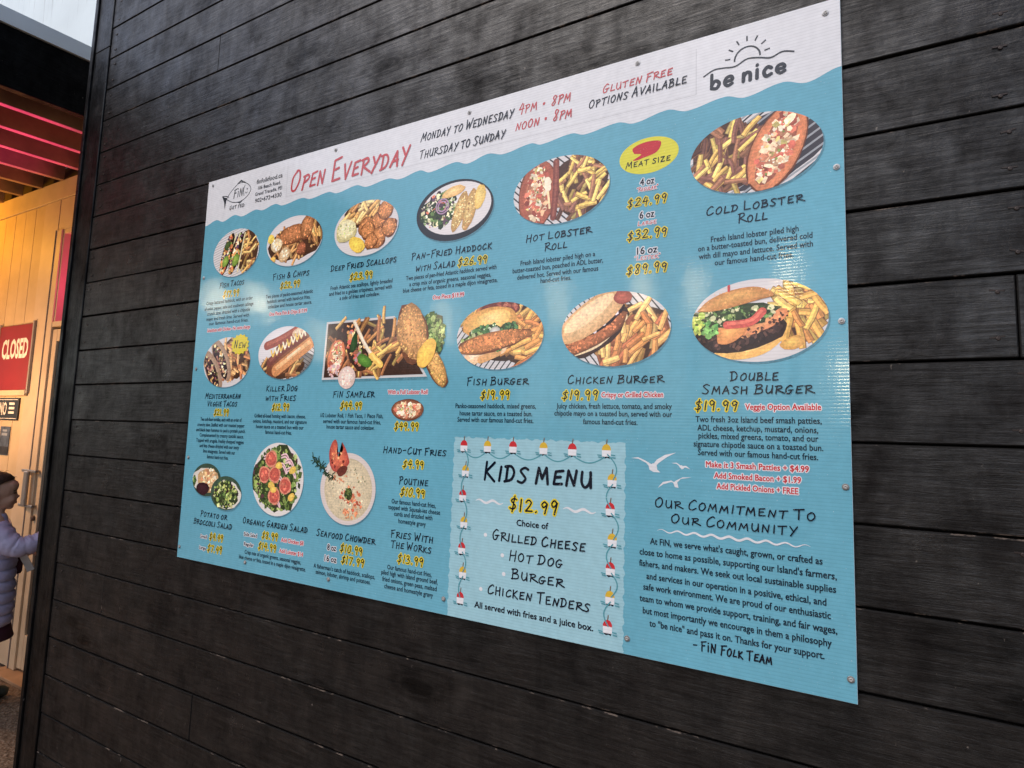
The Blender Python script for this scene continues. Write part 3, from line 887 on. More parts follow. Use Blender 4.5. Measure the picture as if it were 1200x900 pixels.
M['buoy_gold'] = ink_flat('buoy gold print', (0.74, 0.47, 0.05))
b_red, b_yel = buoy_mesh('red_ink'), buoy_mesh('buoy_gold')
used = {0: False, 1: False}
for lst, off in ((top, 0), (right, 1), (left, 1)):
    for i, (x, z) in enumerate(lst):
        c = (i + off) % 2
        src = b_yel if c else b_red
        o = src if not used[c] else src.copy()
        if used[c]: COL.objects.link(o)
        used[c] = True
        o.location = (x / 1000, 0, z / 1000)
wv = Ink(0.3)
for xa, xb, z in ((1102, 1174, 263), (1318, 1391, 263)):
    wv.ribbon([(xa + (xb - xa) * k / 30, z + 3.2 * math.sin(k / 30 * 2.6 * 2 * math.pi / 1.3)) for k in range(31)], 5.5, taper=True)
for x, z in ((1131, 190), (1176, 151), (1181, 112), (1124, 72)): wv.disc(x, z, 4.4)
lay(wv, 'wave_mark', M['white_ink'])
wl = Ink(0.3)
wl.ribbon([(1516 + 262 * k / 90, 240 + 2.6 * math.sin(k / 90 * 8.5 * 2 * math.pi)) for k in range(91)], 4.2, taper=True)
lay(wl, 'wave_mark', M['white_ink'])

def gull(pts_list):
    k = Ink(0.3)
    for p in pts_list: k.poly(p)
    return lay(k, 'gull_mark', M['white_ink'])
gull([[(1463, 375), (1478, 374), (1493, 367), (1503, 357), (1507, 363), (1490, 372), (1477, 377)], [(1551, 389), (1530, 384), (1514, 374), (1506, 363), (1509, 358), (1518, 368), (1534, 380)], [(1498, 362), (1500, 354), (1508, 350), (1521, 350), (1515, 355), (1514, 363), (1507, 367)]])
gull([[(1542, 369), (1552, 368), (1560, 362), (1562, 364), (1552, 370)], [(1560, 364), (1570, 365), (1578, 359), (1569, 362), (1561, 360)], [(1557, 363), (1562, 358), (1566, 360), (1562, 366)]])
gull([[(1516, 320), (1526, 332), (1542, 336), (1552, 331), (1542, 333), (1527, 328)], [(1551, 330), (1560, 340), (1580, 344), (1563, 343), (1549, 335)], [(1546, 332), (1549, 324), (1556, 323), (1554, 331), (1552, 337)]])

# screws with dished washers
M['dull_steel'] = plain('tarnished washer', (0.24, 0.23, 0.22), 0.5, 0.2, 200, 0.3)
M['screw_grey'] = plain('zinc screw head', (0.42, 0.41, 0.40), 0.45, 0.2, 300, 0.2)
sb = MB()
sb.lathe([(.0072, -.0008), (.0070, -.0015), (.0058, -.0020), (.0048, -.0017)], (0, 0, 0), 'Y', 20, 0)
screw0 = sb.build('washer', [M['steel']], None)
hb = MB()
hb.lathe([(.0044, -.0019), (.0042, -.0030), (.003, -.0034), (.0018, -.0034), (.0016, -.0022)], (0, 0, 0), 'Y', 16, 0)
head0 = hb.build('screw', [M['rust']], None)
dull_me = screw0.data.copy(); dull_me.materials[0] = M['dull_steel']
grey_me = head0.data.copy(); grey_me.materials[0] = M['screw_grey']
hr = random.Random(9)
spots = [(25, 1204), (586, 1205), (1041, 1202), (1467, 1204), (1818, 1196), (1830, 901), (1832, 625), (1832, 344), (1833, 37), (1459, 30), (1025, 35), (659, 26), (327, 26), (10, 33), (17, 310), (18, 592), (17, 891)]
for i, (x, z) in enumerate(spots):
    h = head0 if i == 0 else head0.copy()
    w = screw0 if i == 0 else screw0.copy()
    if i:
        COL.objects.link(h); COL.objects.link(w)
    h.parent = board; w.parent = h
    h.location = (x / 1000, 0, z / 1000)
    if z > 600: h.data = grey_me
    else: w.data = dull_me
    h.scale = (.78, .9, .78)

# ------------------------------------------------------------------ food photographs printed on the sheet
GOLD = [(238, 196, 100), (244, 208, 122), (226, 172, 74), (212, 150, 62), (196, 128, 60), (236, 184, 84)]
RICH = [(240, 176, 64), (228, 152, 46), (210, 126, 40), (246, 192, 84), (190, 104, 40)]
GREEN = [(62, 92, 40), (92, 128, 54), (126, 158, 74), (44, 66, 32), (156, 180, 96), (78, 108, 46)]
DARK = (88, 56, 38)
def tint(c, k): return tuple(max(0, min(255, v * k)) for v in c)

class Dish(Ink):
    def __init__(s, cx, cz, a, b, seed, layer=0.40):
        super().__init__(layer)
        s.cx, s.cz, s.a, s.b = cx, cz, a, b
        s.step = 1.6e-6
        s.r = random.Random(seed)
        s.el = [(cx + a * math.cos(t * 2 * math.pi / 56), cz + b * math.sin(t * 2 * math.pi / 56)) for t in range(56)]
    def P(s, u, v): return (s.cx + u * s.a, s.cz + v * s.b)
    def plate(s, col=(226, 222, 224), rim=(206, 202, 206)):
        s.fan((s.cx + 4, s.cz - 5), [(x + 2.5, z - 4) for x, z in s.el], (70, 130, 150), (66, 124, 146))
        s.fan((s.cx, s.cz), s.el, col, rim)
        s.clip = s.el
    def blob(s, u, v, ru, rv, c0, c1=None, rot=0.0, jit=.08, n=20, mm=False):
        x, z = s.P(u, v)
        rx, rz = (ru, rv)
        pts = []
        ca, sa = math.cos(rot), math.sin(rot)
        ph = s.r.uniform(0, 6)
        for k in range(n):
            t = k * 2 * math.pi / n
            q = 1 + jit * math.sin(3 * t + ph) * .6 + s.r.uniform(-jit, jit) * .7
            pts.append((x + rx * q * math.cos(t) * ca - rz * q * math.sin(t) * sa, z + rx * q * math.cos(t) * sa + rz * q * math.sin(t) * ca))
        s.fan((x - rx * .15, z + rz * .2), pts, c0, c1 or tint(c0, .72))
    def fry(s, x, z, L, W, ang, col):
        ca, sa = math.cos(ang), math.sin(ang)
        bend = s.r.uniform(-2.5, 2.5)
        def T(p): return (x + p[0] * ca - p[1] * sa, z + p[0] * sa + p[1] * ca)
        def bar(l, w, o=0): return [T(p) for p in ((-l, -w + o), (-l * .2, -w + bend + o), (l * .5, -w + bend * .6 + o), (l, -w * .8 + o), (l, w * .8 + o), (l * .4, w + bend * .7 + o), (-l * .3, w + bend * .8 + o), (-l, w * .9 + o))]
        s.poly(bar(L / 2 + .6, W / 2 + .8, -.6), (136, 84, 46))
        s.poly(bar(L / 2, W / 2), tint(col, .86))
        s.poly(bar(L / 2 - 1, W / 4.4, W / 7), tint(col, 1.07))
    def fries(s, u0, u1, v0, v1, n, ang=.9, spread=.6, L=42, W=8.8, pal=GOLD, base=True, shape=None):
        if base: s.blob((u0 + u1) / 2, (v0 + v1) / 2, (u1 - u0) / 2 * s.a, (v1 - v0) / 2 * s.b, DARK, tint(DARK, .8))
        for k in range(n):
            for _ in range(20):
                u, v = s.r.uniform(-1, 1), s.r.uniform(-1, 1)
                if u * u + v * v < 1: break
            u = (u0 + u1) / 2 + u * (u1 - u0) / 2 * .94; v = (v0 + v1) / 2 + v * (v1 - v0) / 2 * .94
            x, z = s.P(u, v)
            shade = .62 + .42 * min(1, k / (n * .55))
            s.fry(x, z, L * s.r.uniform(.65, 1.3), W * s.r.uniform(.75, 1.15), s.r.gauss(ang, spread), tint(s.r.choice(pal), shade))
    def crumbs(s, u, v, ru, rv, n, pal, size=(1.6, 4), rot=0.0, flat=True):
        ca, sa = math.cos(rot), math.sin(rot)
        cx, cz = s.P(u, v)
        for _ in range(n):
            t, q = s.r.uniform(0, 6.283), s.r.random() ** .5
            px, pz = ru * q * math.cos(t), rv * q * math.sin(t)
            x, z = cx + px * ca - pz * sa, cz + px * sa + pz * ca
            w = s.r.uniform(*size); h = w * s.r.uniform(.4, 1.0); th = s.r.uniform(0, 3.14)
            c, d = math.cos(th), math.sin(th)
            m_ = s.r.randint(4, 6); o = s.r.uniform(0, 1)
            s.poly([(x + w * math.cos(a) * c - h * math.sin(a) * d, z + w * math.cos(a) * d + h * math.sin(a) * c) for a in (o + k * 6.283 / m_ for k in range(m_))], tint(s.r.choice(pal), s.r.uniform(.85, 1.15)))
    def breaded(s, u, v, ru, rv, rot=0.0, c=(214, 138, 66), n=60):
        s.blob(u, v - .02, ru + 2, rv + 2, (126, 70, 34), (110, 60, 30), rot, .08)
        s.blob(u, v, ru, rv, tint(c, 1.12), tint(c, .66), rot, .1)
        s.crumbs(u, v, ru * .94, rv * .92, n * 2, [c, tint(c, 1.1), tint(c, .86), tint(c, 1.16), tint(c, .94), tint(c, .78)], (1.4, 4.2), rot)
    def greens(s, u, v, ru, rv, n, pal=GREEN, rot=0.0, size=(4, 10)):
        s.blob(u, v, ru, rv, (66, 80, 42), (54, 64, 36), rot, .15)
        s.crumbs(u, v, ru, rv, n, pal, size, rot)
        s.crumbs(u, v, ru, rv, n // 2, pal, (size[0] * .4, size[1] * .4), rot)
    def paper(s, ang=.7, step=11, u=0, v=0, ru=None, rv=None, col=(52, 54, 58)):
        """white liner with dark stripes"""
        ru = ru or s.a; rv = rv or s.b
        x, z = s.P(u, v)
        ca, sa = math.cos(ang), math.sin(ang)
        k = -160
        while k < 160:
            c = [(x + p * ca - q * sa, z + p * sa + q * ca) for p, q in ((-170, k), (170, k + 3), (170, k + step * .48), (-170, k + step * .48 - 3))]
            s.poly(c, col); k += step
    def bar(s, pts, w, col, hi=None):
        q = smooth_pts([s.P(*p) for p in pts], 4)
        s.ribbon(q, w, col)
        for e in (q[0], q[-1]): s.disc(e[0], e[1], w / 2, col=col, n=10)
        if hi: s.ribbon([(x, z + w * .15) for x, z in q], w * .35, hi)
    def roll(s, p, q, w, bun=(218, 120, 54), filling='lobster', hi=(238, 160, 84)):
        """a filled long roll lying from p to q"""
        (x0, z0), (x1, z1) = s.P(*p), s.P(*q)
        dx, dz = x1 - x0, z1 - z0; L = math.hypot(dx, dz); ang = math.atan2(dz, dx)
        cx, cz = ((p[0] + q[0]) / 2, (p[1] + q[1]) / 2)
        s.blob(cx, cz - .02, L / 2 + 3, w / 2 + 3, (120, 66, 36), (104, 56, 32), ang, .02, 26)
        s.blob(cx, cz, L / 2, w / 2, hi, tint(bun, .86), ang, .02, 26)
        nx_, nz_ = -math.sin(ang), math.cos(ang)
        for sd in (1, -1):
            s.ribbon([(x0 + dx * t + nx_ * sd * w * .40 * math.sin(math.pi * (.12 + .76 * t)) , z0 + dz * t + nz_ * sd * w * .40 * math.sin(math.pi * (.12 + .76 * t))) for t in (.06 + .88 * k / 12 for k in range(13))], w * .12, tint(bun, .95))
        if filling == 'lobster':
            s.blob(cx, cz, L / 2 * .86, w / 2 * .60, (206, 150, 104), (150, 70, 46), ang, .06, 26)
            s.crumbs(cx, cz, L / 2 * .86, w / 2 * .62, 150, [(238, 214, 176), (226, 178, 132), (212, 104, 70), (196, 84, 56), (244, 230, 204), (220, 130, 84), (150, 60, 40), (214, 196, 110), (240, 216, 180), (236, 206, 166)], (3, 10), ang)
            s.crumbs(cx, cz, L / 2 * .8, w / 2 * .5, 26, [(120, 140, 60), (250, 240, 220), (250, 236, 210)], (1, 3.4), ang)
        return ang
    def part(s, name, parent, obj=None):
        """links what was drawn since the last call as one mesh and starts the next one in front of it"""
        o = s.build(name, [M['photo']], parent)
        s.v, s.f, s.c, s.m = [], [], [], []
        return o

def dish(name, cx, cz, a, b, seed):
    return Dish(cx, cz, a, b, seed)
PN = 'food_photo'

# fish tacos
d = dish(PN, 171, 957, 112, 77, 11); d.plate((204, 204, 206)); d.paper(.2, 8); pl = d.part(PN, board)
d.fries(.05, .95, -.85, .85, 46, .5, .7, 30, 8); d.part('fries', pl)
for k, (u, v) in enumerate(((-.38, .0), (.02, -.02))):
    d.blob(u, v, 70, 24, (60, 44, 30), (40, 32, 24), 1.25, .05)
    d.bar([(u - .26, v - .8), (u - .1, v), (u + .12, v + .8)], 7, (196, 190, 150), (226, 222, 190))
    d.crumbs(u - .02, v, 62, 17, 70, [(214, 120, 40), (230, 156, 60), (180, 62, 36), (240, 226, 190), (122, 160, 62), (98, 60, 96), (232, 190, 110)], (3, 9), 1.25)
    d.bar([(u + .13, v - .8), (u + .23, v), (u + .34, v + .78)], 6, (206, 190, 140), (232, 226, 190))
d.blob(-.42, -.3, 20, 14, (160, 196, 60), (96, 130, 36), 1.1); d.blob(.03, -.32, 22, 15, (156, 190, 58), (92, 126, 36), 1.0); d.blob(-.38, .36, 18, 12, (86, 110, 50), (50, 70, 36), .8)
d.part('tacos', pl)

# fish and chips
d = dish(PN, 436, 959, 118, 75, 12); d.plate(); pl = d.part(PN, board)
d.fries(-.95, .95, -.8, .55, 44, 1.0, .7, 34, 9, [(236, 190, 110), (226, 166, 84), (206, 140, 66)]); d.fries(.4, 1.0, -.3, .85, 22, 1.9, .4, 36, 9); d.part('fries', pl)
d.breaded(-.02, .28, 72, 26, .12, (196, 118, 54), 110); d.breaded(.46, .5, 24, 38, -.3, (200, 124, 58), 50); d.breaded(.3, -.36, 18, 18, 0, (170, 90, 46), 34); d.part('fried_fish', pl)
d.blob(-.62, -.05, 26, 22, (236, 220, 180), (206, 176, 128)); d.crumbs(-.62, -.05, 22, 18, 40, [(250, 244, 224), (226, 196, 140), (240, 226, 190)], (2, 6)); d.blob(-.3, -.5, 26, 21, (238, 212, 168), (188, 146, 96), .5); d.crumbs(-.3, -.5, 20, 16, 26, [(252, 240, 214), (222, 190, 140)], (2, 5), .5); d.part('sauce_cups', pl)
d.blob(-.84, .24, 14, 14, (244, 220, 70), (226, 190, 40), .8); d.blob(-.76, -.66, 18, 10, (246, 206, 70), (222, 160, 40), .3); d.part('lemon_wedge', pl)

# scallops
d = dish(PN, 717, 956, 115, 77, 13); d.plate(); pl = d.part(PN, board)
d.fries(-.75, .5, .05, .98, 44, .6, .5, 38, 10, [(240, 200, 116), (246, 214, 140), (226, 170, 80), (210, 146, 66)]); d.part('fries', pl)
for u, v, r_ in ((.02, .05, 27), (.42, .18, 26), (.6, .52, 26), (.38, -.42, 30), (.74, -.12, 25), (.08, -.1, 24), (.2, -.5, 22)): d.breaded(u, v, r_, r_ * .92, .5, (214, 132, 56), 40)
d.part('scallops', pl)
d.blob(-.62, .0, 38, 31, (232, 226, 178), (196, 184, 122)); d.blob(-.6, .12, 34, 25, (238, 232, 190), (222, 212, 160)); d.crumbs(-.62, .02, 32, 24, 40, [(246, 242, 210), (214, 206, 140), (176, 190, 110)], (1.5, 4)); d.part('sauce_cups', pl)
d.blob(-.24, -.56, 32, 20, (250, 224, 50), (226, 184, 20), -.5, .04); d.part('lemon_wedge', pl)

# haddock with salad: white plate on a dark tray
d = dish(PN, 1006, 958, 115, 77, 14); d.plate((58, 58, 64), (44, 44, 50)); 
d.blob(.04, .06, 104, 66, (232, 228, 230), (214, 210, 214), 0, 0, 44); pl = d.part(PN, board)
d.greens(-.4, .1, 56, 44, 130, [(70, 100, 56), (112, 146, 76), (60, 44, 56), (150, 174, 110), (222, 216, 170), (206, 104, 66), (48, 60, 40), (232, 228, 204), (96, 70, 88)], .1); 
for rr in (19, 13): d.ribbon([d.P(-.3 + rr * math.cos(t) / 115, .2 + rr * math.sin(t) / 77) for t in (k * 6.283 / 20 for k in range(21))], 3.4, (176, 140, 176))
d.part('salad', pl)
for u in (.16, .42): d.blob(u, -.08, 52, 17, (226, 196, 116), (180, 132, 62), 1.22 + .1 * (u > .3), .06); d.crumbs(u, -.08, 48, 14, 60, [(238, 212, 140), (206, 160, 84), (180, 120, 60), (246, 226, 160)], (1.5, 4), 1.25)
d.part('fish_fillets', pl)
d.blob(-.02, .62, 34, 13, (244, 214, 140), (222, 170, 90), .2); d.blob(.66, .28, 30, 15, (238, 212, 120), (222, 180, 70), 1.4); d.part('lemon_wedge', pl)

# hot lobster roll
d = dish(PN, 1292, 958, 117, 77, 15); d.plate((198, 200, 206)); d.paper(-.75, 13); pl = d.part(PN, board)
d.fries(-.15, 1.0, -.95, .95, 74, 1.3, .75, 40, 9, [(238, 204, 92), (228, 190, 80), (180, 120, 80), (150, 96, 78), (244, 214, 110)]); d.part('fries', pl)
d.roll((-.52, -1.0), (-.42, 1.0), 92, (176, 84, 52), 'lobster', (214, 128, 84)); d.bar([(-.12, -.8), (-.08, 0), (-.08, .86)], 15, (128, 62, 50), (150, 78, 60)); d.bar([(-.26, .36), (-.24, .1)], 15, (244, 232, 206)); d.bar([(-.24, .0), (-.2, -.5)], 5, (246, 220, 170)); d.part('lobster_roll', pl)

# meat size badge
bd = Ink(0.22); bd.disc(1492, 995, 62, 38.5, n=56)
badge = bd.build('size_badge', [M['lemon_ink']], board)
cl = Ink(0.34); cl.poly(smooth_pts([(1462, 1004), (1458, 1015), (1470, 1022), (1492, 1025), (1516, 1021), (1517, 1009), (1508, 998), (1494, 994), (1482, 992), (1470, 989), (1459, 990), (1466, 994), (1477, 1000), (1462, 1004)], 4)); cl.build('claw_mark', [M['red_ink']], badge)

# cold lobster roll
d = dish(PN, 1694, 957, 117, 77, 16); d.plate((206, 208, 214)); d.paper(.62, 13); d.blob(.2, .05, 110, 66, (48, 44, 48), (64, 60, 66), .3); d.paper(.55, 14, .6, 0, col=(150, 154, 162)); pl = d.part(PN, board)
d.fries(-.98, .22, -.92, .95, 78, .95, .55, 42, 9, [(238, 204, 92), (228, 184, 78), (172, 112, 74), (140, 88, 70), (246, 214, 110)]); d.part('fries', pl)
d.roll((.06, -.98), (.62, 1.02), 86, (224, 124, 60), 'lobster', (240, 166, 96)); d.part('lobster_roll', pl)

# mediterranean veggie tacos with a yellow burst
d = dish(PN, 168, 609, 113, 78, 17); d.plate((196, 190, 186)); pl = d.part(PN, board)
d.fries(-.4, 1.0, -.7, .98, 56, 2.2, .6, 38, 10, [(226, 160, 84), (214, 134, 62), (236, 180, 106), (196, 112, 52)]); d.part('fries', pl)
for u, v, k in ((-.22, .12, 1), (-.56, -.34, 0)):
    d.blob(u, v, 80, 32, (206, 176, 150), (156, 122, 98), -.95, .03, 28); d.blob(u - .04, v - .06, 66, 22, (66, 44, 48), (48, 34, 38), -.95, .06)
    d.crumbs(u - .04, v - .04, 60, 19, 80, [(90, 50, 60), (140, 78, 76), (236, 216, 150), (54, 40, 44), (222, 170, 90), (120, 110, 60), (180, 120, 106), (250, 236, 200)], (2, 7), -.95)
d.part('tacos', pl)
bu = Ink(1.50); bu.poly([(229 + (44 if k % 2 else 37) * math.cos(k * math.pi / 14), 662 + (33 if k % 2 else 28) * math.sin(k * math.pi / 14)) for k in range(28)])
bu = bu.build('burst', [M['yellow_ink']], pl)
nw = Ink(1.60); nw.hand('New', 229, 651, 54, 22, 2.6); nw.build('burst_text', [M['dark_ink']], bu)

# killer dog
d = dish(PN, 434, 628, 117, 77, 18); d.plate((220, 216, 222)); d.blob(.7, -.55, 60, 40, (150, 148, 150)); d.paper(-.5, 10, .7, -.6); d.blob(-.2, .55, 100, 50, (224, 220, 226), (214, 210, 216), .4); pl = d.part(PN, board)
d.fries(-.9, .7, -1.0, -.1, 40, 1.0, .5, 36, 9, [(222, 180, 100), (206, 150, 70), (180, 110, 56)]); d.part('fries', pl)
d.blob(.12, .1, 112, 44, (150, 84, 40), (110, 56, 28), .72, .03, 28); d.bar([(-.7, .3), (-.2, .5), (.5, .9)], 26, (150, 60, 40), (176, 84, 54)); d.bar([(-.55, -.35), (-.1, .1), (.7, .62)], 26, (120, 52, 38), (150, 74, 52))
d.bar([(-.3, -.66), (.2, -.24), (.85, .3)], 36, (206, 130, 60), (232, 176, 110)); d.bar([(.1, -.2), (.5, .12)], 8, (246, 216, 170)); d.bar([(.3, .68), (.72, .98)], 22, (222, 186, 150), (236, 212, 184))
for k in range(8):
    u = -.42 + k * .14; v = -.1 + k * .095
    d.bar([(u - .1, v + .2), (u - .02, v - .02), (u + .05, v + .22), (u + .12, v + .04)], 6, (244, 232, 206) if k % 2 else (232, 190, 60))
d.part('hot_dog', pl)

# sampler tray (not an oval): a metal tray in perspective with fish, taco, roll, fries
d = dish(PN, 770, 630, 210, 120, 19)
d.poly([(590, 540), (952, 541), (842, 700), (600, 700)], (70, 130, 150))
tray = [(588, 546), (948, 548), (836, 706), (594, 706)]
d.poly(tray, (196, 196, 200)); d.poly([(595, 552), (936, 554), (830, 700), (600, 700)], (66, 44, 36)); pl = d.part(PN, board)
d.clip = [(592, 549), (944, 550), (850, 716), (598, 716)]
d.fries(-.8, .55, -.62, .6, 74, .9, .7, 52, 9.5, [(240, 200, 90), (228, 176, 70), (206, 140, 56), (180, 110, 52), (140, 84, 52)], base=False); d.clip = None
d.fry(800, 712, 46, 9, 1.6, (226, 176, 80)); d.fry(648, 700, 48, 9, .7, (230, 180, 84)); d.fry(782, 556, 30, 8, 2.2, (240, 190, 80)); d.part('fries', pl)
d.roll((-.68, -.56), (-.58, .2), 62, (222, 110, 44), 'lobster', (236, 140, 60)); d.crumbs(-.66, -.5, 20, 18, 20, [(226, 196, 196), (206, 150, 150)], (3, 8)); d.part('lobster_roll', pl)
d.blob(-.3, .02, 74, 34, (70, 44, 36), (60, 38, 32), 2.1); d.crumbs(-.3, .04, 66, 28, 90, [(226, 150, 70), (200, 70, 50), (240, 214, 150), (120, 150, 60), (190, 150, 160), (180, 110, 70)], (3, 10), 2.1)
d.bar([(-.34, .58), (-.16, .1), (.0, -.22)], 11, (226, 206, 180), (244, 232, 210)); d.blob(-.33, .1, 26, 12, (48, 92, 42), (34, 64, 32), 1.4); d.blob(-.14, -.3, 28, 15, (100, 160, 40), (60, 110, 30), -.5); d.bar([(-.02, -.2), (.13, -.4)], 18, (236, 190, 60), (246, 214, 100)); d.part('taco', pl)
d.blob(-.42, -.66, 31, 30, (236, 214, 204), (214, 186, 178), 0, .02, 28); d.crumbs(-.42, -.66, 24, 22, 40, [(250, 240, 232), (226, 190, 176), (240, 222, 206)], (2, 6)); d.part('sauce_cups', pl)
d.greens(.90, .2, 38, 50, 120, [(96, 132, 56), (140, 172, 84), (64, 92, 44), (170, 190, 110), (80, 110, 50)], .2, (4, 11)); d.part('lettuce', pl)
d.breaded(.98, -.50, 52, 22, -1.05, (236, 172, 78), 80); d.breaded(.60, .26, 76, 46, 1.85, (230, 162, 80), 240); d.part('fried_fish', pl)
d.blob(.83, -.2, 40, 24, (250, 214, 50), (232, 176, 26), 1.05, .04); d.part('lemon_wedge', pl)

# small lobster roll
d = dish(PN, 892, 467, 49, 25, 20); d.plate((110, 60, 40), (90, 48, 34)); d.clip = None
d.roll((-.98, 0), (.98, 0), 48, (150, 84, 52), 'lobster', (190, 120, 76)); d.part(PN, board)

# fish burger
d = dish(PN, 1147, 638, 115, 78, 21); d.plate((170, 176, 186)); d.paper(.9, 12, -.4, -.6); d.blob(.2, .1, 100, 68, (70, 46, 34), (60, 42, 34)); pl = d.part(PN, board)
d.fries(.1, 1.0, -.95, .75, 60, .2, .4, 50, 11, RICH); d.fries(-.9, -.3, .2, .9, 12, .6, .4, 36, 9, RICH, base=False); d.part('fries', pl)
d.blob(.0, .78, 54, 20, (136, 60, 42), (110, 46, 34)); d.crumbs(.0, .78, 50, 16, 40, [(170, 80, 56), (120, 50, 40), (196, 110, 80)], (3, 8)); d.part('slaw', pl)
d.blob(-.22, .4, 74, 36, (240, 190, 78), (214, 146, 44), .12, .03, 26); d.blob(-.12, .52, 46, 20, (246, 216, 130), (238, 188, 80), .1, .03); d.bar([(-.66, -.68), (-.25, -.42), (.06, -.34)], 34, (236, 196, 150), (246, 222, 190)); d.bar([(-.4, -.7), (.0, -.5)], 18, (222, 160, 90)); d.part('bun', pl)
d.greens(-.3, .12, 42, 18, 46, [(70, 120, 60), (100, 150, 80), (50, 90, 50), (206, 220, 180)], .1, (4, 9)); d.greens(.22, .16, 24, 16, 30, [(60, 110, 60), (90, 140, 80), (50, 86, 50)], .3, (3, 8)); d.blob(-.08, .08, 14, 16, (240, 236, 226)); d.greens(-.62, -.04, 30, 10, 20, [(206, 210, 150), (150, 170, 90)], .3, (3, 7)); d.greens(.02, -.36, 9, 8, 10, [(60, 100, 50), (90, 140, 70)], 0, (2, 5)); d.part('lettuce', pl)
d.breaded(-.14, -.16, 98, 21, .16, (224, 134, 48), 150); d.part('fried_fish', pl)

# chicken burger
d = dish(PN, 1423, 637, 117, 78, 22); d.plate((206, 208, 212)); d.paper(-.9, 12); pl = d.part(PN, board)
d.fries(-.5, 1.02, -1.0, .65, 84, 1.25, .55, 48, 11.5, [(240, 180, 84), (226, 150, 58), (206, 124, 46), (246, 196, 104), (190, 100, 44)]); d.part('fries', pl)
d.blob(-.46, -.1, 100, 40, (70, 40, 30), (60, 34, 28), .52); d.bar([(-.82, -.62), (-.3, -.36), (.18, .3)], 17, (236, 206, 160), (246, 226, 190)); d.part('lower_bun', pl)
d.breaded(-.4, -.12, 86, 22, .5, (206, 112, 42), 120); d.part('chicken', pl)
d.blob(-.24, .2, 60, 14, (56, 36, 34), (46, 30, 30), .55); d.crumbs(-.26, .2, 56, 12, 40, [(40, 30, 30), (90, 50, 60), (230, 214, 220), (110, 70, 50), (70, 40, 40)], (3, 8), .55); d.blob(-.6, -.12, 26, 5, (230, 130, 110), (206, 90, 80), .3); d.part('toppings', pl)
d.blob(-.42, .38, 92, 33, (240, 206, 152), (214, 160, 98), .58, .02, 28); d.blob(-.48, .46, 66, 18, (244, 216, 170), (240, 206, 152), .58, .02, 28); d.blob(.16, .84, 20, 16, (196, 90, 60), (150, 60, 44)); d.part('upper_bun', pl)

# double smash burger
d = dish(PN, 1697, 636, 116, 77, 23); d.plate((232, 228, 232)); pl = d.part(PN, board)
d.fries(.28, 1.02, -.55, .95, 60, 2.2, .5, 44, 12, [(240, 196, 76), (230, 172, 56), (216, 140, 44), (246, 208, 100)]); d.blob(.5, -.58, 20, 12, (240, 196, 76), (206, 140, 44), .3); d.part('fries', pl)
d.bar([(-.8, -.56), (-.35, -.76), (.05, -.66), (.3, -.36)], 26, (238, 178, 70), (246, 196, 96)); d.part('lower_bun', pl)
d.blob(-.28, -.3, 84, 34, (60, 38, 30), (54, 34, 28), .16); d.crumbs(-.2, -.36, 70, 22, 130, [(80, 52, 44), (52, 34, 30), (110, 70, 56), (66, 44, 40)], (2, 7), .3); d.crumbs(-.72, -.3, 26, 14, 30, [(96, 60, 44), (60, 40, 32)], (2, 6)); d.part('beef_patties', pl)
d.blob(.14, -.06, 44, 12, (236, 156, 84), (222, 126, 60), .5); d.crumbs(.1, -.12, 50, 12, 40, [(96, 58, 44), (70, 44, 36), (226, 150, 80)], (2, 5), .4); d.blob(-.6, -.16, 26, 12, (232, 140, 70), (206, 100, 44), .3); d.blob(-.38, -.26, 30, 18, (244, 176, 70), (216, 126, 40), .5); d.part('cheese', pl)
d.greens(-.36, .14, 80, 20, 110, [(60, 84, 44), (110, 146, 70), (210, 214, 160), (44, 58, 34), (150, 176, 90), (84, 116, 56), (226, 220, 170), (60, 50, 40)], .05, (3, 7)); d.greens(-.9, .0, 16, 22, 20, [(170, 200, 60), (206, 214, 90)], 0, (4, 9)); d.greens(-.72, -.16, 16, 14, 18, [(90, 160, 70), (130, 190, 90)], 0, (4, 8)); d.part('lettuce', pl)
d.bar([(-.45, -.08), (-.1, -.04), (.08, .2)], 15, (206, 62, 40), (232, 100, 70)); d.part('tomato', pl)
top_ = smooth_pts([(-.92, .3), (-.74, .56), (-.42, .76), (-.05, .82), (.18, .7), (.24, .56), (.0, .48), (-.4, .34), (-.7, .28), (-.92, .3)], 4)
d.fan(d.P(-.3, .66), [d.P(*p) for p in top_], (226, 166, 72), (186, 116, 40)); d.crumbs(-.3, .58, 80, 16, 40, [(240, 190, 100), (214, 150, 60)], (.8, 1.6), .08); d.bar([(-.42, .76), (-.42, .92)], 4.5, (196, 40, 40)); d.part('upper_bun', pl)

# potato salad bowl and broccoli salad bowl
d = dish(PN, 118, 246, 70, 50, 24); d.plate((66, 88, 72), (56, 76, 62)); pl = d.part(PN, board)
d.blob(-.2, .0, 58, 36, (222, 216, 206), (206, 198, 190)); d.blob(.1, .0, 50, 36, (226, 190, 130), (190, 146, 92)); d.crumbs(.15, .05, 46, 34, 90, [(244, 222, 176), (226, 180, 120), (206, 130, 80), (250, 236, 204), (190, 150, 100)], (3, 8)); d.blob(-.22, -.55, 32, 19, (70, 36, 44), (54, 28, 34)); d.greens(-.86, -.1, 8, 16, 14, GREEN, 0, (3, 6)); d.part('potato_salad', pl)
d = dish(PN, 216, 213, 72, 50, 25, ); d.y -= 4e-4; d.plate((70, 96, 80), (58, 82, 66)); d.blob(.1, -.1, 62, 42, (226, 222, 214), (210, 206, 198)); pl = d.part(PN, board)
d.greens(-.02, -.08, 58, 40, 130, [(60, 80, 44), (96, 128, 60), (150, 176, 80), (36, 44, 32), (206, 210, 140), (190, 200, 90), (60, 36, 44)], 0, (4, 9)); d.part('broccoli_salad', pl)

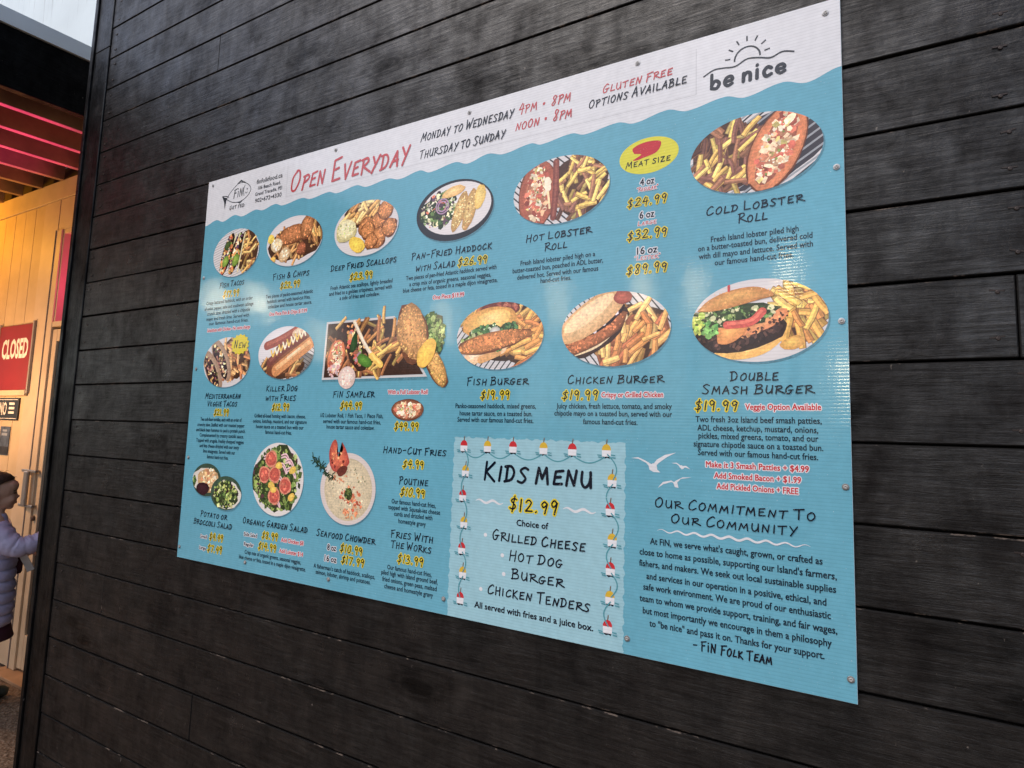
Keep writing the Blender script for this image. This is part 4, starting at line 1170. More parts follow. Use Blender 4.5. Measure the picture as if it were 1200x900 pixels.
# garden salad
d = dish(PN, 437, 268, 106, 102, 26); d.plate((232, 226, 224), (214, 208, 208)); pl = d.part(PN, board)
d.greens(-.02, .02, 96, 88, 300, [(70, 92, 44), (110, 140, 60), (150, 172, 80), (48, 60, 36), (90, 116, 54), (84, 50, 60), (170, 186, 110), (56, 72, 40)], 0, (4, 12)); d.part('lettuce', pl)
for u, v, w_ in ((.28, .56, 30), (.45, .42, 34), (.18, .3, 26), (.52, .2, 28), (.1, -.05, 30), (-.4, .5, 24), (.0, -.62, 26)):
    d.bar([(u - .16, v + .1), (u + .02, v + .14), (u + .18, v - .06), (u + .17, v - .12), (u + .02, v + .06), (u - .16, v + .03)], 4.4, (226, 190, 196))
    d.bar([(u - .12, v + .09), (u + .02, v + .11), (u + .15, v - .05)], 2.2, (176, 116, 140)); d.part('onion_ring', pl)
for u, v in ((-.28, .54), (-.5, .1), (-.1, .12), (.34, -.16), (-.06, -.46)): d.blob(u, v, 25, 24, (236, 150, 110), (206, 120, 90)); d.blob(u, v, 20, 19, (214, 84, 52), (180, 56, 40)); d.crumbs(u, v, 13, 12, 9, [(232, 116, 80), (190, 60, 44)], (2, 6))
d.part('tomato', pl)
for u, v in ((-.2, -.18), (.58, .28), (.05, .38), (.6, -.44), (-.12, -.28)): d.blob(u, v, 14, 10, (240, 206, 70), (222, 176, 40), u)
d.part('peppers', pl)

# seafood chowder with claw and dill
d = dish(PN, 706, 261, 97, 92, 27); d.plate((226, 214, 210), (204, 192, 190)); d.blob(.02, -.02, 84, 80, (222, 206, 172), (196, 180, 148), 0, 0, 44)
d.crumbs(.02, -.05, 74, 68, 110, [(110, 120, 70), (230, 214, 180), (200, 160, 110), (80, 96, 54), (240, 226, 196), (214, 180, 130)], (.8, 3)); pl = d.part(PN, board)
d.crumbs(.1, -.15, 38, 20, 46, [(206, 100, 50), (226, 140, 84), (190, 70, 40)], (2, 7)); d.crumbs(.2, -.55, 34, 22, 56, [(214, 110, 50), (226, 150, 90), (190, 80, 40)], (2, 6), .5); d.crumbs(-.3, .28, 30, 14, 16, [(214, 130, 80), (226, 160, 110)], (2, 5)); d.greens(.06, -.14, 14, 15, 26, [(70, 90, 44), (110, 126, 60), (46, 56, 34)], 0, (2, 5)); d.part('garnish', pl)
d.clip = None
d.fan((668, 340), smooth_pts([(640, 318), (634, 350), (642, 376), (655, 386), (663, 372), (662, 350), (672, 342), (684, 362), (678, 380), (694, 362), (706, 338), (708, 326), (694, 312), (670, 302), (652, 304), (640, 318)], 4), (232, 110, 50), (168, 44, 30))
d.crumbs(-.4, .8, 22, 30, 26, [(236, 140, 70), (200, 60, 36), (120, 34, 26), (244, 180, 110)], (2, 6), 1.2); d.blob(-.22, .48, 20, 12, (90, 40, 30), (110, 46, 34), .5); d.part('lobster_claw', pl)
for k in range(60):
    t = d.r.random(); x = 570 + 86 * t + d.r.uniform(-6, 6); z = 336 - 52 * t + d.r.uniform(-6, 6)
    a_ = d.r.uniform(0, 6.28); l_ = d.r.uniform(8, 18)
    d.ribbon([(x, z), (x + l_ * math.cos(a_), z + l_ * math.sin(a_))], 2.4, d.r.choice([(40, 66, 48), (58, 84, 54), (28, 44, 36), (30, 50, 38)]))
d.part('dill_sprig', pl)

# ------------------------------------------------------------------ porch beside the black building
PY = 0.70                       # face of the porch's back wall
M['ply'] = plain('painted plywood', (0.62, 0.47, 0.28), 0.6, 0, 5, 0.14, 0.0006)
M['ply_trim'] = plain('painted trim', (0.64, 0.50, 0.33), 0.55, 0, 6, 0.12, 0.0004)
M['seam'] = plain('dark seam', (0.05, 0.03, 0.02), 0.8)
M['joist'] = plain('raw joist timber', (0.36, 0.22, 0.12), 0.75, 0, 5, 0.45, 0.0008)
M['deck'] = plain('dark roof deck', (0.10, 0.06, 0.04), 0.8, 0, 6, 0.2)
M['flash'] = plain('grey steel flashing', (0.66, 0.74, 0.80), 0.45, 0.0, 4, 0.1)
M['glass'] = plain('dark door glass', (0.012, 0.014, 0.012), 0.06)
M['chrome'] = plain('worn steel handle', (0.5, 0.47, 0.44), 0.3, 0.8)
M['sign_red'] = plain('red sign plastic', (0.27, 0.008, 0.006), 0.5, 0, 9, 0.12)
M['sign_white'] = plain('white sign letters', (0.85, 0.80, 0.72), 0.4)
M['sign_grey'] = plain('grey sign rail', (0.32, 0.28, 0.25), 0.5)
M['plaque'] = plain('black plaque', (0.02, 0.02, 0.022), 0.4)

pw = empty('porch_wall', (-5.0, PY, 0))
tag(pw, 'orange lit plywood porch wall with the door and the red closed sign', 'wall')
def own(o, root):
    o.parent = root
    o.matrix_parent_inverse = Matrix.Translation(-root.location)
    return o
mb = MB()
r_ = random.Random(4)
x = -9.0
edges = [-9.0 + .155 * k for k in range(39)] + [-2.962]
for a, b_ in zip(edges, edges[1:]):
    if b_ - a > .02: mb.box(a + .0022, b_ - .0022, PY + r_.uniform(0, .0012), PY + .03, 0.02, 3.05, .0012)
own(mb.build('siding', M['ply']), pw)
mb = MB(); mb.box(-9.0, XL - .03, PY - .010, PY + .03, 3.053, 3.185, .002); own(mb.build('top_board', M['ply_trim']), pw)
mb = MB(); mb.box(-9.0, -2.75, PY + .032, PY + .20, 0.0, 3.30); own(mb.build('wall_core', M['seam']), pw)
mb = MB(); mb.box(-2.7495, XL - .03, PY + .032, PY + .20, 2.845, 3.30); own(mb.build('lintel', M['seam']), pw)
mb = MB(); mb.box(-2.7495, XL - .03, PY + .205, PY + .25, 0.0, 3.30); own(mb.build('inner_wall', M['seam']), pw)
mb = MB(); mb.box(-2.960, -2.752, PY - .006, PY + .03, 0.02, 3.05, .002); own(mb.build('side_casing', M['ply_trim']), pw)
mb = MB(); mb.box(-2.748, XL - .03, PY - .004, PY + .03, 2.832, 3.05, .002); own(mb.build('head_casing', M['ply_trim']), pw)

dr = empty('porch_door', (-2.74, PY, 0))
tag(dr, 'glazed porch door with pull handle and pink lit transom, half hidden by black corner', 'door')
mb = MB()
mb.box(-2.742, -2.672, PY - .014, PY + .028, 0.02, 2.83, .003)
mb.box(-2.671, -1.55, PY - .012, PY + .028, 2.172, 2.206, .003)
mb.box(-1.549, -1.48, PY - .014, PY + .028, 0.02, 2.83, .003)
own(mb.build('door_frame', M['ply_trim']), dr)
mb = MB(); mb.box(-2.748, -2.7425, PY - .02, PY + .02, 0.02, 2.83, .001); own(mb.build('weather_strip', M['sign_grey']), dr)
tr = MB(); tr.box(-2.671, -2.655, PY - .004, PY + .13, 2.207, 2.83, .002); tr.box(-2.655, -1.55, PY - .004, PY + .13, 2.80, 2.83, .002)
trw = own(tr.build('transom_window', M['ply_trim']), dr)
mb = MB(); mb.box(-2.654, -1.55, PY + .105, PY + .112, 2.207, 2.80); o = mb.build('transom_glass', M['glass'])
o.parent = trw
o.matrix_parent_inverse = Matrix.Translation(-dr.location)
mb = MB()
mb.box(-2.669, -2.612, PY - .002, PY + .026, 0.035, 2.155, .003)
mb.box(-2.6115, -1.62, PY - .002, PY + .026, 2.075, 2.155, .003)
mb.box(-2.6115, -1.62, PY - .002, PY + .026, 0.035, 0.24, .003)
mb.box(-1.6195, -1.555, PY - .002, PY + .026, 0.035, 2.155, .003)
leaf = own(mb.build('door_leaf', M['ply_trim']), dr)
mb = MB(); mb.box(-2.6105, -1.62, PY + .012, PY + .018, 0.2405, 2.0745)
own(mb.build('door_glass', M['glass']), dr)
hm = MB()
for z in (1.238, 1.02):
    hm.box(-2.80, -2.615, PY - .038, PY - .030, z - .009, z + .009, .003)
    hm.box(-2.655, -2.635, PY - .032, PY - .003, z - .008, z + .008, .002)
hm.box(-2.735, -2.685, PY - .052, PY - .039, 1.02, 1.238, .006)
own(hm.build('pull_handle', M['chrome']), dr)
hm = MB(); hm.lathe([(.016, 0), (.016, -.012), (.008, -.016)], (-2.645, PY - .003, .945), 'Y', 14); own(hm.build('lock', M['rust']), dr)
mb = MB(); mb.box(-2.80, XL - .03, PY - .09, PY + .03, 0.0, 0.019, .003); own(mb.build('sill', M['joist']), dr)

# closed sign, plaque, poster
def text_mesh(root, name, text, xc, z, width, cap, y, mat, off=0.0):
    vs, fs = sans(text, xc * 1000, z * 1000, width * 1000, cap * 1000, y, off)
    me = bpy.data.meshes.new(name); me.from_pydata(vs, [], fs); me.materials.append(mat)
    bm = bmesh.new(); bm.from_mesh(me)
    for f in bm.faces:
        f.normal_update()
        if f.normal.y > 0: f.normal_flip()
    bm.to_mesh(me); bm.free()
    o = link(name, me); return own(o, root)
cs = empty('closed_sign', (-3.16, PY, 1.72))
tag(cs, 'red sign reading CLOSED on the plywood porch wall left of the door', 'sign')
mb = MB(); mb.box(-3.407, -2.915, PY - .017, PY - .008, 1.762, 2.212, .001); own(mb.build('sign_panel', M['sign_red']), cs)
text_mesh(cs, 'lettering', 'CLOSED', -3.150, 1.985, .385, .125, PY - .0182, M['sign_white'], .035)
for xa in (-2.914, -3.426):
    mb = MB(); mb.box(xa, xa + .018, PY - .022, PY - .0065, 1.735, 2.23, .002); own(mb.build('side_rail', M['sign_grey']), cs)
mb = MB(); mb.box(-3.406, -2.915, PY - .026, PY - .0065, 1.722, 1.760, .002); own(mb.build('lower_rail', M['ply_trim']), cs)
ps = empty('notice_plaque', (-3.17, PY, 1.55))
tag(ps, 'small black plaque reading NO just under the red closed sign', 'sign')
mb = MB(); mb.box(-3.33, -3.022, PY - .010, PY - .0005, 1.556, 1.708, .002); own(mb.build('plate', M['plaque']), ps)
text_mesh(ps, 'lettering', 'NO', -3.24, 1.592, .10, .085, PY - .0112, M['sign_white'], .02)
fm = MB()
for x0_, x1_, z0_, z1_ in ((-3.32, -3.032, 1.694, 1.698), (-3.32, -3.032, 1.566, 1.570)): fm.box(x0_, x1_, PY - .0116, PY - .0101, z0_, z1_)
for k in range(3): fm.box(-3.155, -3.075, PY - .0116, PY - .0101, 1.600 + .03 * k, 1.616 + .03 * k)
own(fm.build('border', M['sign_white']), ps)
M['poster'] = plain('dark blue poster print', (0.07, 0.09, 0.13), 0.4, 0, 22, 0.8)
M['poster_lo'] = plain('dark photo print', (0.03, 0.025, 0.025), 0.4, 0, 60, 0.9)
M['poster_lt'] = plain('pale poster print', (0.30, 0.34, 0.40), 0.4)
po = empty('small_poster', (-3.19, PY, 1.31))
tag(po, 'narrow blue grey poster pinned below the black plaque', 'poster')
mb = MB(); mb.box(-3.262, -3.118, PY - .004, PY - .0005, 1.318, 1.512); own(mb.build('sheet', M['poster']), po)
mb = MB(); mb.box(-3.258, -3.122, PY - .0048, PY - .0042, 1.322, 1.375); own(mb.build('picture', M['poster_lo']), po)
mb = MB(); mb.box(-3.235, -3.150, PY - .0048, PY - .0042, 1.45, 1.468); mb.box(-3.225, -3.16, PY - .0048, PY - .0042, 1.478, 1.492); own(mb.build('heading', M['poster_lt']), po)

# shed roof over the porch: joists, black fascia, steel flashing
SL = .063
def slope(bm, y0=.70):
    for v in bm.verts: v.co.z += SL * (v.co.y - y0)
roof = empty('porch_roof', (-3.6, -.9, 3.18))
tag(roof, 'sloping porch roof with open red lit joists behind a black fascia', 'roof')
YF = -2.6
jr_ = random.Random(2)
j0 = None
for k in range(24):
    xk = -1.83 - .3025 * k
    if j0 is None:
        mb = MB(); mb.box(-.019, .019, YF, PY - .012, 3.178, 3.405, .003); slope(mb.bm)
        j0 = own(mb.build('joist', M['joist']), roof); o = j0
    else:
        o = j0.copy(); COL.objects.link(o)
    o.location.x = xk
mb = MB(); mb.box(-1.655, -1.612, YF, .78, 3.182, 3.482, .003); slope(mb.bm)
own(attr_board(mb.build('fascia', M['black_fascia']), (.4, .3, .2, 1)), roof)
mb = MB(); mb.box(-1.66, -1.600, YF - .02, .80, 3.4835, 3.563, .002); slope(mb.bm)
own(mb.build('flashing', M['flash']), roof)
mb = MB(); mb.box(-9.1, -1.656, YF, .78, 3.407, 3.45); slope(mb.bm)
own(mb.build('roof_deck', M['deck']), roof)
mb = MB(); mb.box(-9.1, -1.66, YF - .06, YF - .002, 3.17, 3.47, .003); slope(mb.bm)
own(attr_board(mb.build('end_fascia', M['black_fascia']), (.3, .6, .2, 1)), roof)
mb = MB(); mb.box(-1.80, -1.66, YF + .02, YF + .16, 0, 2.972, .004); own(mb.build('post', M['black_trim']), roof)

# white upper storey with drip stains, seen above the flashing
m, nt, b = new_mat('white painted metal siding with drips')
v = coords(nt)
st = ramp(nt, noise(nt, coords(nt, (9, 1, .35)), 5, 3, 0.6), [(0.0, 1.0), (0.60, 1.0), (0.70, 0.45), (0.76, 0.35)])
c = mul(nt, (0.80, 0.90, 0.93), st, 0.55)
c = mul(nt, c, ramp(nt, noise(nt, v, 1.5, 4), [(0.3, 0.9), (0.7, 1.05)]))
nt.links.new(c, b.inputs['Base Color']); b.inputs['Roughness'].default_value = 0.45
M['upper'] = m
up = empty('upper_storey', (-5, .82, 3.4))
tag(up, 'white streaked upper storey wall rising behind the porch roof flashing', 'wall')
mb = MB(); mb.box(-11, XL - .03, .82, 3.4, 3.42, 7.2, .004); own(mb.build('siding', M['upper']), up)
mb = MB()
for k in range(26): mb.box(-11 + .4 * k, -11 + .4 * k + .025, .806, .8195, 3.42, 7.2, .002)
own(mb.build('rib', M['upper']), up)
bpy.data.objects.remove(bpy.data.objects['rib'])

# coloured porch lamps (out of frame to the left, their glow is what lights the porch)
def lamp(name, loc, col, e, size=.06):
    d = bpy.data.lights.new(name, 'POINT'); d.energy = e; d.color = col; d.shadow_soft_size = size
    o = bpy.data.objects.new(name, d); o.location = loc; COL.objects.link(o); return o
lamp('orange_porch_lamp', (-4.0, .12, 2.95), (1.0, .42, .02), 26)
lamp('amber_porch_lamp', (-3.1, .05, 1.75), (1.0, .55, .26), 26)
sp_ = bpy.data.lights.new('pink_porch_lamp', 'SPOT'); sp_.energy = 260; sp_.color = (1.0, .02, .46); sp_.spot_size = math.radians(50); sp_.spot_blend = .6; sp_.shadow_soft_size = .05
so_ = bpy.data.objects.new('pink_porch_lamp', sp_); so_.location = (-2.35, -.2, 1.1); so_.rotation_euler = (math.radians(180), 0, 0); COL.objects.link(so_)
lamp('pink_transom_lamp', (-2.30, PY + .06, 2.45), (1.0, .05, .22), 3.5, .02)

# ------------------------------------------------------------------ person at the door
def skinned(name, pts, edges, mat, parent, sub=2, root=0):
    """pts: {i: (x,y,z, rx, ry)} grown into one smooth surface"""
    me = bpy.data.meshes.new(name + '_cage')
    me.from_pydata([p[:3] for p in pts], edges, [])
    o = bpy.data.objects.new(name + '_cage', me); COL.objects.link(o)
    md = o.modifiers.new('skin', 'SKIN')
    md.use_smooth_shade = True
    sv = me.skin_vertices[0].data
    for i, p in enumerate(pts):
        sv[i].radius = (p[3], p[4] if len(p) > 4 else p[3])
        sv[i].use_root = (i == root)
    ss = o.modifiers.new('sub', 'SUBSURF'); ss.levels = sub; ss.render_levels = sub
    me2 = bpy.data.meshes.new_from_object(o.evaluated_get(bpy.context.evaluated_depsgraph_get()))
    bpy.data.objects.remove(o)
    me2.materials.clear(); me2.materials.append(mat)
    for p in me2.polygons: p.use_smooth = True
    me2.name = name
    return link(name, me2, parent)
M['skin'] = plain('skin', (0.62, 0.38, 0.27), 0.5, 0, 30, 0.06)
M['hair'] = plain('brown hair', (0.055, 0.030, 0.018), 0.5, 0, 60, 0.4, 0.002)
m, nt, b = new_mat('lilac puffer fabric')
v = coords(nt)
nt.links.new(mul(nt, (0.56, 0.52, 0.72), ramp(nt, noise(nt, v, 14, 4), [(0.3, 0.85), (0.7, 1.12)])), b.inputs['Base Color'])
b.inputs['Roughness'].default_value = 0.55
bump(nt, b, noise(nt, v, 60, 4), 0.002)
M['puffer'] = m
M['maroon'] = plain('maroon cloth', (0.06, 0.012, 0.025), 0.8, 0, 30, 0.2, 0.002)
M['legging'] = plain('pale grey leggings', (0.42, 0.40, 0.40), 0.8, 0, 40, 0.1)
M['boot'] = plain('dark green boot', (0.03, 0.04, 0.03), 0.5)
M['paper'] = plain('white paper', (0.75, 0.72, 0.68), 0.7)
M['eye'] = plain('dark eye', (0.02, 0.015, 0.012), 0.2)

pr = empty('person', (-2.33, .40, 0), math.atan2(.937, .35))
tag(pr, 'person in a lilac puffer jacket reaching for the porch door', 'person')
P_ = [(-.02, 0, .56, .085, .075), (-.015, 0, .72, .085, .08), (-.02, 0, .88, .09, .085), (-.02, 0, .97, .06, .06), (-.016, 0, 1.04, .040, .040), (-.012, 0, 1.09, .040, .040)]
E_ = [(0, 1), (1, 2), (2, 3), (3, 4), (4, 5)]
def chain(start, pts):
    i = start
    for p in pts:
        P_.append(p); E_.append((i, len(P_) - 1)); i = len(P_) - 1
    return i
wr = chain(3, [(-.01, -.115, .945, .042), (.075, -.15, .865, .034), (.19, -.13, .895, .025), (.235, -.125, .915, .020, .026)])
wl_ = chain(3, [(-.01, .115, .945, .042), (.05, .15, .82, .034), (.10, .09, .79, .024), (.125, .07, .775, .020, .026)])
for w_, s_ in ((wr, 1), (wl_, -1)):
    bx_, by_, bz_ = P_[w_][:3]
    for k, (dy, ln) in enumerate(((-.016, .036), (-.005, .044), (.006, .041), (.016, .030))):
        chain(w_, [(bx_ + .026, by_ + dy, bz_ + .010, .0078), (bx_ + .026 + ln * .6, by_ + dy * 1.15, bz_ + .012, .0070), (bx_ + .026 + ln, by_ + dy * 1.1, bz_ - .004, .0058)])
    chain(w_, [(bx_ + .012, by_ + .022 * s_, bz_ + .016, .0085), (bx_ + .032, by_ + .030 * s_, bz_ + .030, .0068)])
for s_ in (-1, 1):
    chain(0, [(-.02, .055 * s_, .50, .062), (.0 - .03 * (s_ < 0), .055 * s_, .29, .045), (.01 - .04 * (s_ < 0), .055 * s_, .07, .032), (.06 - .04 * (s_ < 0), .055 * s_, .03, .028, .022)])
cage = skinned('body_cage', P_, E_, M['skin'], None, 2, 0)
hbm = bmesh.new(); hbm.from_mesh(cage.data)
def ball(bm_, c, r):
    q = bmesh.ops.create_uvsphere(bm_, u_segments=20, v_segments=14, radius=1.0)['verts']
    for v_ in q: v_.co = Vector((v_.co.x * r[0] + c[0], v_.co.y * r[1] + c[1], v_.co.z * r[2] + c[2]))
for c, r in (((-.022, 0, 1.168), (.088, .073, .086)), ((.014, 0, 1.115), (.056, .054, .060)), ((.038, 0, 1.070), (.020, .024, .017)), ((.064, 0, 1.126), (.0165, .0115, .0105)),
             ((.058, 0, 1.142), (.010, .0085, .022)), ((.058, 0, 1.094), (.0125, .022, .010)), ((.036, .028, 1.112), (.026, .024, .024)), ((.036, -.028, 1.112), (.026, .024, .024)),
             ((.030, 0, 1.185), (.042, .056, .040)), ((-.022, .072, 1.135), (.014, .009, .023)), ((-.022, -.072, 1.135), (.014, .009, .023))): ball(hbm, c, r)
hbm.to_mesh(cage.data); hbm.free()
rm = cage.modifiers.new('fuse', 'REMESH'); rm.mode = 'VOXEL'; rm.voxel_size = .0042; rm.use_smooth_shade = True
cs_ = cage.modifiers.new('soft', 'SMOOTH'); cs_.factor = .5; cs_.iterations = 3
bme = bpy.data.meshes.new_from_object(cage.evaluated_get(bpy.context.evaluated_depsgraph_get()))
bpy.data.objects.remove(cage)
bme.materials.clear(); bme.materials.append(M['skin'])
for p_ in bme.polygons: p_.use_smooth = True
body = link('body', bme, pr)
M['lips'] = plain('lips', (0.38, 0.15, 0.12), 0.5)
for s_ in (-1, 1):
    fb = MB(); ball(fb.bm, (.0555, .027 * s_, 1.146), (.0065, .0085, .0055)); fb.build('eye', M['eye'], pr)
    fb = MB(); fb.tube([(.060, .015 * s_, 1.160), (.060, .028 * s_, 1.164), (.050, .042 * s_, 1.159)], .0022, 6); fb.build('eyebrow', M['hair'], pr)
fb = MB(); ball(fb.bm, (.062, 0, 1.0955), (.0095, .017, .0042)); ball(fb.bm, (.0615, 0, 1.0885), (.0092, .015, .0042)); fb.build('mouth', M['lips'], pr)
# hair: a cap of swept strands, tied at the back, with loose wisps over the brow
hrn = random.Random(6)
hb = MB()
HC, HR = Vector((-.030, 0, 1.172)), (.099, .084, .093)
def on_head(el, az, k=1.0):
    # el: angle from the forehead over the crown to the nape; az: sideways
    return HC + Vector((HR[0] * math.cos(el) * math.cos(az), HR[1] * math.sin(az), HR[2] * math.sin(el) * math.cos(az))) * k
rows = []
for i in range(30):
    el0 = .62; el = el0 + (3.75 - el0) * i / 29
    row = []
    for j in range(25):
        az = -1.45 + 2.9 * j / 24
        q = 1 + .018 * math.sin(j * 2.6 + i * .25) + .010 * math.sin(j * 5.3 + i * .4)
        e2 = el + .55 * (1 - i / 29) * (az / 1.45) ** 2
        row.append(hb.bm.verts.new(on_head(e2, az, q)))
    rows.append(row)
for r0, r1 in zip(rows, rows[1:]):
    for j in range(24):
        f = hb.bm.faces.new((r0[j], r0[j + 1], r1[j + 1], r1[j])); f.smooth = True
hair = hb.build('hair', M['hair'], pr)
sd = hair.modifiers.new('thick', 'SOLIDIFY'); sd.thickness = .010; sd.offset = -1
wb = MB()
for k in range(150):                                   # combed strands over the crown and down past the ear
    az = hrn.uniform(-1.4, 1.4); e0 = .62 + .5 * (az / 1.45) ** 2 + hrn.uniform(0, .35); n_ = 7
    wb.tube([on_head(e0 + (2.9 - e0) * t_ / n_ , az * (1 - .25 * t_ / n_) + .03 * math.sin(t_), 1.0 + .012 * math.sin(t_ * 1.3 + k) + .008) for t_ in range(n_ + 1)], [.0012] + [.0026] * (n_ - 1) + [.0012], 5)
for k in range(34):                                    # flyaways
    az = hrn.uniform(-.9, .9); e0 = hrn.uniform(.7, 2.4); p0 = on_head(e0, az)
    d_ = Vector((hrn.uniform(-.2, 1), hrn.uniform(-.6, .6), hrn.uniform(.1, 1))).normalized()
    wb.tube([p0, p0 + d_ * .010, p0 + d_ * .016 + Vector((hrn.uniform(-.006, .012), 0, hrn.uniform(-.010, .004)))], [.0010, .0008, .0004], 4)
for k in range(60):                                    # the rest hangs down the back, with a few locks beside the ear
    y_ = hrn.uniform(-.065, .065); xb = -.10 - .02 * hrn.random()
    wb.tube([(xb + .01, y_ * .9, 1.20), (xb - .012, y_ * 1.1, 1.13), (xb - .02 + hrn.uniform(-.02, .02), y_ * 1.25, 1.03), (xb + hrn.uniform(-.02, .02), y_ * 1.2, .93 + hrn.uniform(-.04, .04))], [.004, .0065, .006, .002], 5)
for k in range(16):
    s_ = hrn.choice((-1, 1)); x_ = hrn.uniform(-.055, -.012)
    wb.tube([(x_, .078 * s_, 1.185), (x_ - .006, .081 * s_, 1.13), (x_ - .012 + hrn.uniform(-.01, .014), .074 * s_, 1.06 + hrn.uniform(-.03, .02))], [.003, .004, .0015], 5)
wo = wb.build('loose_strands', M['hair'], hair)
# puffer jacket: quilted rolls down the body and along each sleeve
def quilt(t):
    # one puff between two stitched lines
    u = t - math.floor(t); return (math.sin(math.pi * u)) ** .55
def wrinkle(a, b): return .0028 * math.sin(a * 5 + b * 3.1) * math.sin(b * 2.3 + a * 2) + .0016 * math.sin(a * 11 + b * 5)
jb = MB()
rings = []
zs = [.425 + (1.035 - .425) * i / 90 for i in range(91)]
def torso_r(z):
    pts = [(.42, .126), (.50, .132), (.62, .128), (.75, .122), (.86, .118), (.92, .108), (.965, .080), (1.0, .058), (1.04, .054)]
    for (za, ra), (zb, rb) in zip(pts, pts[1:]):
        if z <= zb: return ra + (rb - ra) * (z - za) / (zb - za)
    return pts[-1][1]
for i, z in enumerate(zs):
    ring = []
    q = .012 * quilt((z - .425) / .061)
    for k in range(36):
        a = k * 2 * math.pi / 36
        r = torso_r(z) - .016 + q + wrinkle(a, z * 40)
        ring.append(jb.bm.verts.new((-.015 + r * math.cos(a), r * 1.12 * math.sin(a), z)))
    rings.append(ring)
for u, w in zip(rings, rings[1:]):
    for k in range(36):
        f = jb.bm.faces.new((u[k], u[(k + 1) % 36], w[(k + 1) % 36], w[k])); f.smooth = True
jb.bm.faces.new(rings[0][::-1]); jb.bm.faces.new(rings[-1])
jb.build('jacket', M['puffer'], pr)
def sleeve(pts, r0, r1, parent):
    q = smooth_pts3(pts, 14)
    sb_ = MB()
    L_ = len(q) - 1
    sb_.tube(q, [(r0 + (r1 - r0) * i / L_) * (.90 + .10 * quilt(i / L_ * 6.0)) for i in range(L_ + 1)], 20)
    for v_ in sb_.bm.verts:
        v_.co += Vector((wrinkle(v_.co.y * 30, v_.co.z * 40), wrinkle(v_.co.x * 30, v_.co.z * 50), wrinkle(v_.co.x * 40, v_.co.y * 30)))
    return sb_.build('sleeve', M['puffer'], parent)
def smooth_pts3(pts, n):
    xs = smooth_pts([(p[0], p[1]) for p in pts], n); zs = smooth_pts([(p[2], 0) for p in pts], n)
    return [(a[0], a[1], z_[0]) for a, z_ in zip(xs, zs)]
sleeve([(-.01, -.10, .955), (.02, -.135, .915), (.08, -.155, .868), (.145, -.15, .872), (.205, -.135, .900)], .074, .044, pr)
sleeve([(-.01, .10, .955), (.01, .135, .90), (.05, .155, .825), (.08, .11, .80), (.10, .085, .79)], .072, .042, pr)
sk = MB(); sk.lathe([(.112, .455), (.124, .40), (.137, .355), (.133, .35), (.118, .40)], (-.015, 0, 0), 'Z', 28); sk.build('skirt', M['maroon'], pr)
for s_ in (-1, 1):
    dx = -.04 * (s_ < 0)
    lb = MB(); lb.tube([(-.02, .055 * s_, .46), (dx * .6, .055 * s_, .29), (.005 + dx, .055 * s_, .13)], [.070, .052, .042], 14); lb.build('legging', M['legging'], pr)
    lb = MB(); lb.tube([(.004 + dx, .055 * s_, .16), (.008 + dx, .055 * s_, .09), (.012 + dx, .055 * s_, .052)], [.050, .048, .047], 14)
    lb.tube([(-.045 + dx, .055 * s_, .050), (-.01 + dx, .055 * s_, .046), (.06 + dx, .055 * s_, .038), (.105 + dx, .055 * s_, .032), (.125 + dx, .055 * s_, .028)], [.030, .043, .036, .031, .018], 14); lb.build('boot', M['boot'], pr)
# folded papers and a maroon pouch held against the jacket by the far hand
bg_ = MB(); bg_.box(.085, .128, .015, .10, .68, .83, .018); bgo = bg_.build('pouch', M['maroon']); 
tag(bgo, 'dark maroon pouch held at the chest of the lilac jacket', 'pouch')
pa = MB(); pa.box(-.017, .017, -.024, -.017, -.075, .075, .001); pa.box(-.014, .018, -.0155, -.010, -.07, .078, .001); pao = pa.build('folded_paper', M['paper'])
tag(pao, 'white folded papers hanging beside the maroon pouch', 'paper')
mw = Matrix.Translation(pr.location) @ Matrix.Rotation(math.atan2(.937, .35), 4, 'Z')
bgo.matrix_world = mw
pao.matrix_world = mw @ Matrix.Translation((.134, .03, .765)) @ Matrix.Rotation(-.45, 4, 'Y')

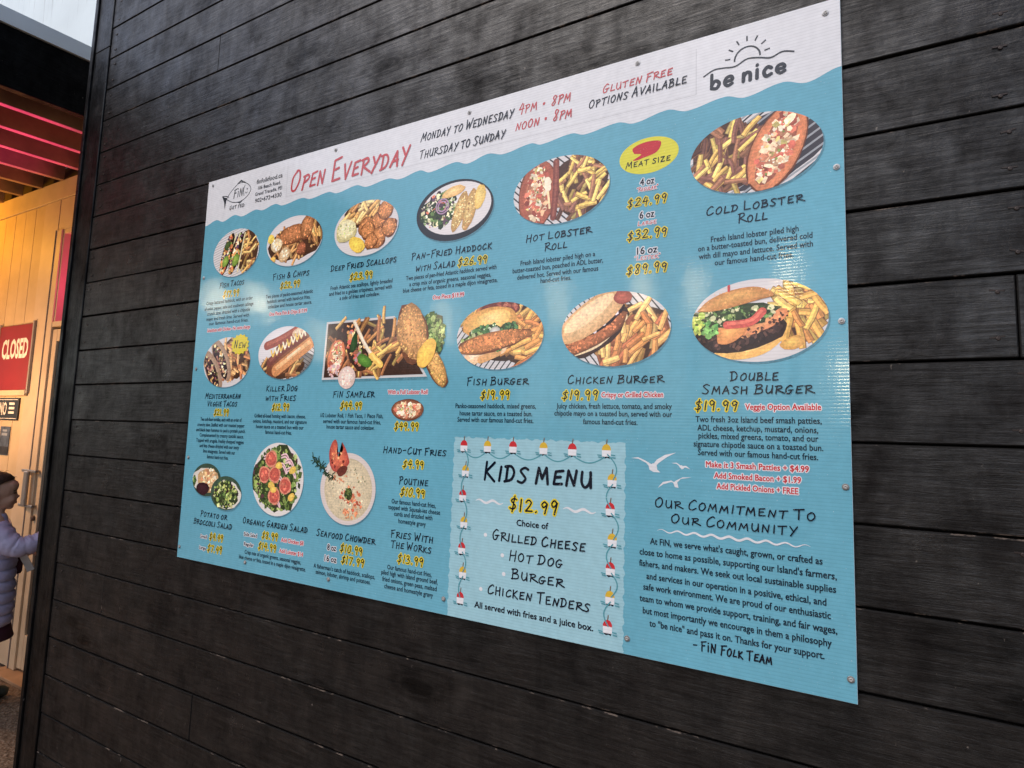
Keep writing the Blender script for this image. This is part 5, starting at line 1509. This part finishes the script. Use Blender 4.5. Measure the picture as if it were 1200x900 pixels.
# ------------------------------------------------------------------ unseen stand-in lanterns, shaped to mirror as warm streaks in the plastic
m, nt, b = new_mat('frosted warm lantern glass')
b.inputs['Base Color'].default_value = (.8, .7, .55, 1)
b.inputs['Emission Color'].default_value = (1.0, .80, .52, 1)
b.inputs['Emission Strength'].default_value = 34
M['lantern'] = m
M['iron'] = plain('black iron', (0.02, 0.02, 0.02), 0.5, 0.6)
def lantern(x, y, z, w, h):
    t = empty('stand_in_lantern', (x, y, 0))
    tag(t, 'unseen stand-in lantern on a post for a warm light mirrored in the menu sheet', 'lamp', 'stand-in lanterns')
    g_ = MB(); g_.lathe([(w / 2 * math.sin(math.pi * k / 10) + .001, z - h / 2 * math.cos(math.pi * k / 10)) for k in range(11)], (0, 0, 0), 'Z', 20); g_.build('lantern_glass', M['lantern'], t)
    g_ = MB(); g_.box(-w / 2 - .03, w / 2 + .03, -w / 2 - .03, w / 2 + .03, z + h / 2 + .002, z + h / 2 + .05, .01); g_.box(-w / 2 - .02, w / 2 + .02, -w / 2 - .02, w / 2 + .02, z - h / 2 - .03, z - h / 2 - .002, .006); g_.build('lantern_cap', M['iron'], t)
    g_ = MB(); g_.tube([(0, 0, 0), (0, 0, z - h / 2 - .03)], [.05, .035], 12); g_.build('post', M['iron'], t)
for a_ in ((-9.1, -6, 4.1, .50, .14), (-7.75, -6, 3.9, .32, .14), (-6.0, -6, 3.05, .26, .10), (-3.4, -6, 3.2, .24, .12), (-1.5, -6, 3.35, .26, .12), (-.35, -6, 3.45, .24, .12), (.3, -6, 3.3, .24, .12), (1.32, -6, 3.45, .24, .12), (1.9, -5, 2.2, .26, .12)):
    lantern(*a_)

# unseen dark block added across the yard, blocks low sky mirrored in the wall
sh = empty('sky_blocker', (-10, -9.5, 0))
tag(sh, 'unseen dark block added behind the lanterns to darken reflections on the wall', 'light blocker')
g_ = MB(); g_.box(-5.5, 4.5, -2.5, 2.2, 0, 2.9); g_.build('blocker_wall', M['black_wood'], sh)
g_ = MB(); g_.box(-5.8, 4.8, -2.8, 2.5, 2.903, 3.06, .02); g_.build('blocker_roof', M['gap'], sh)
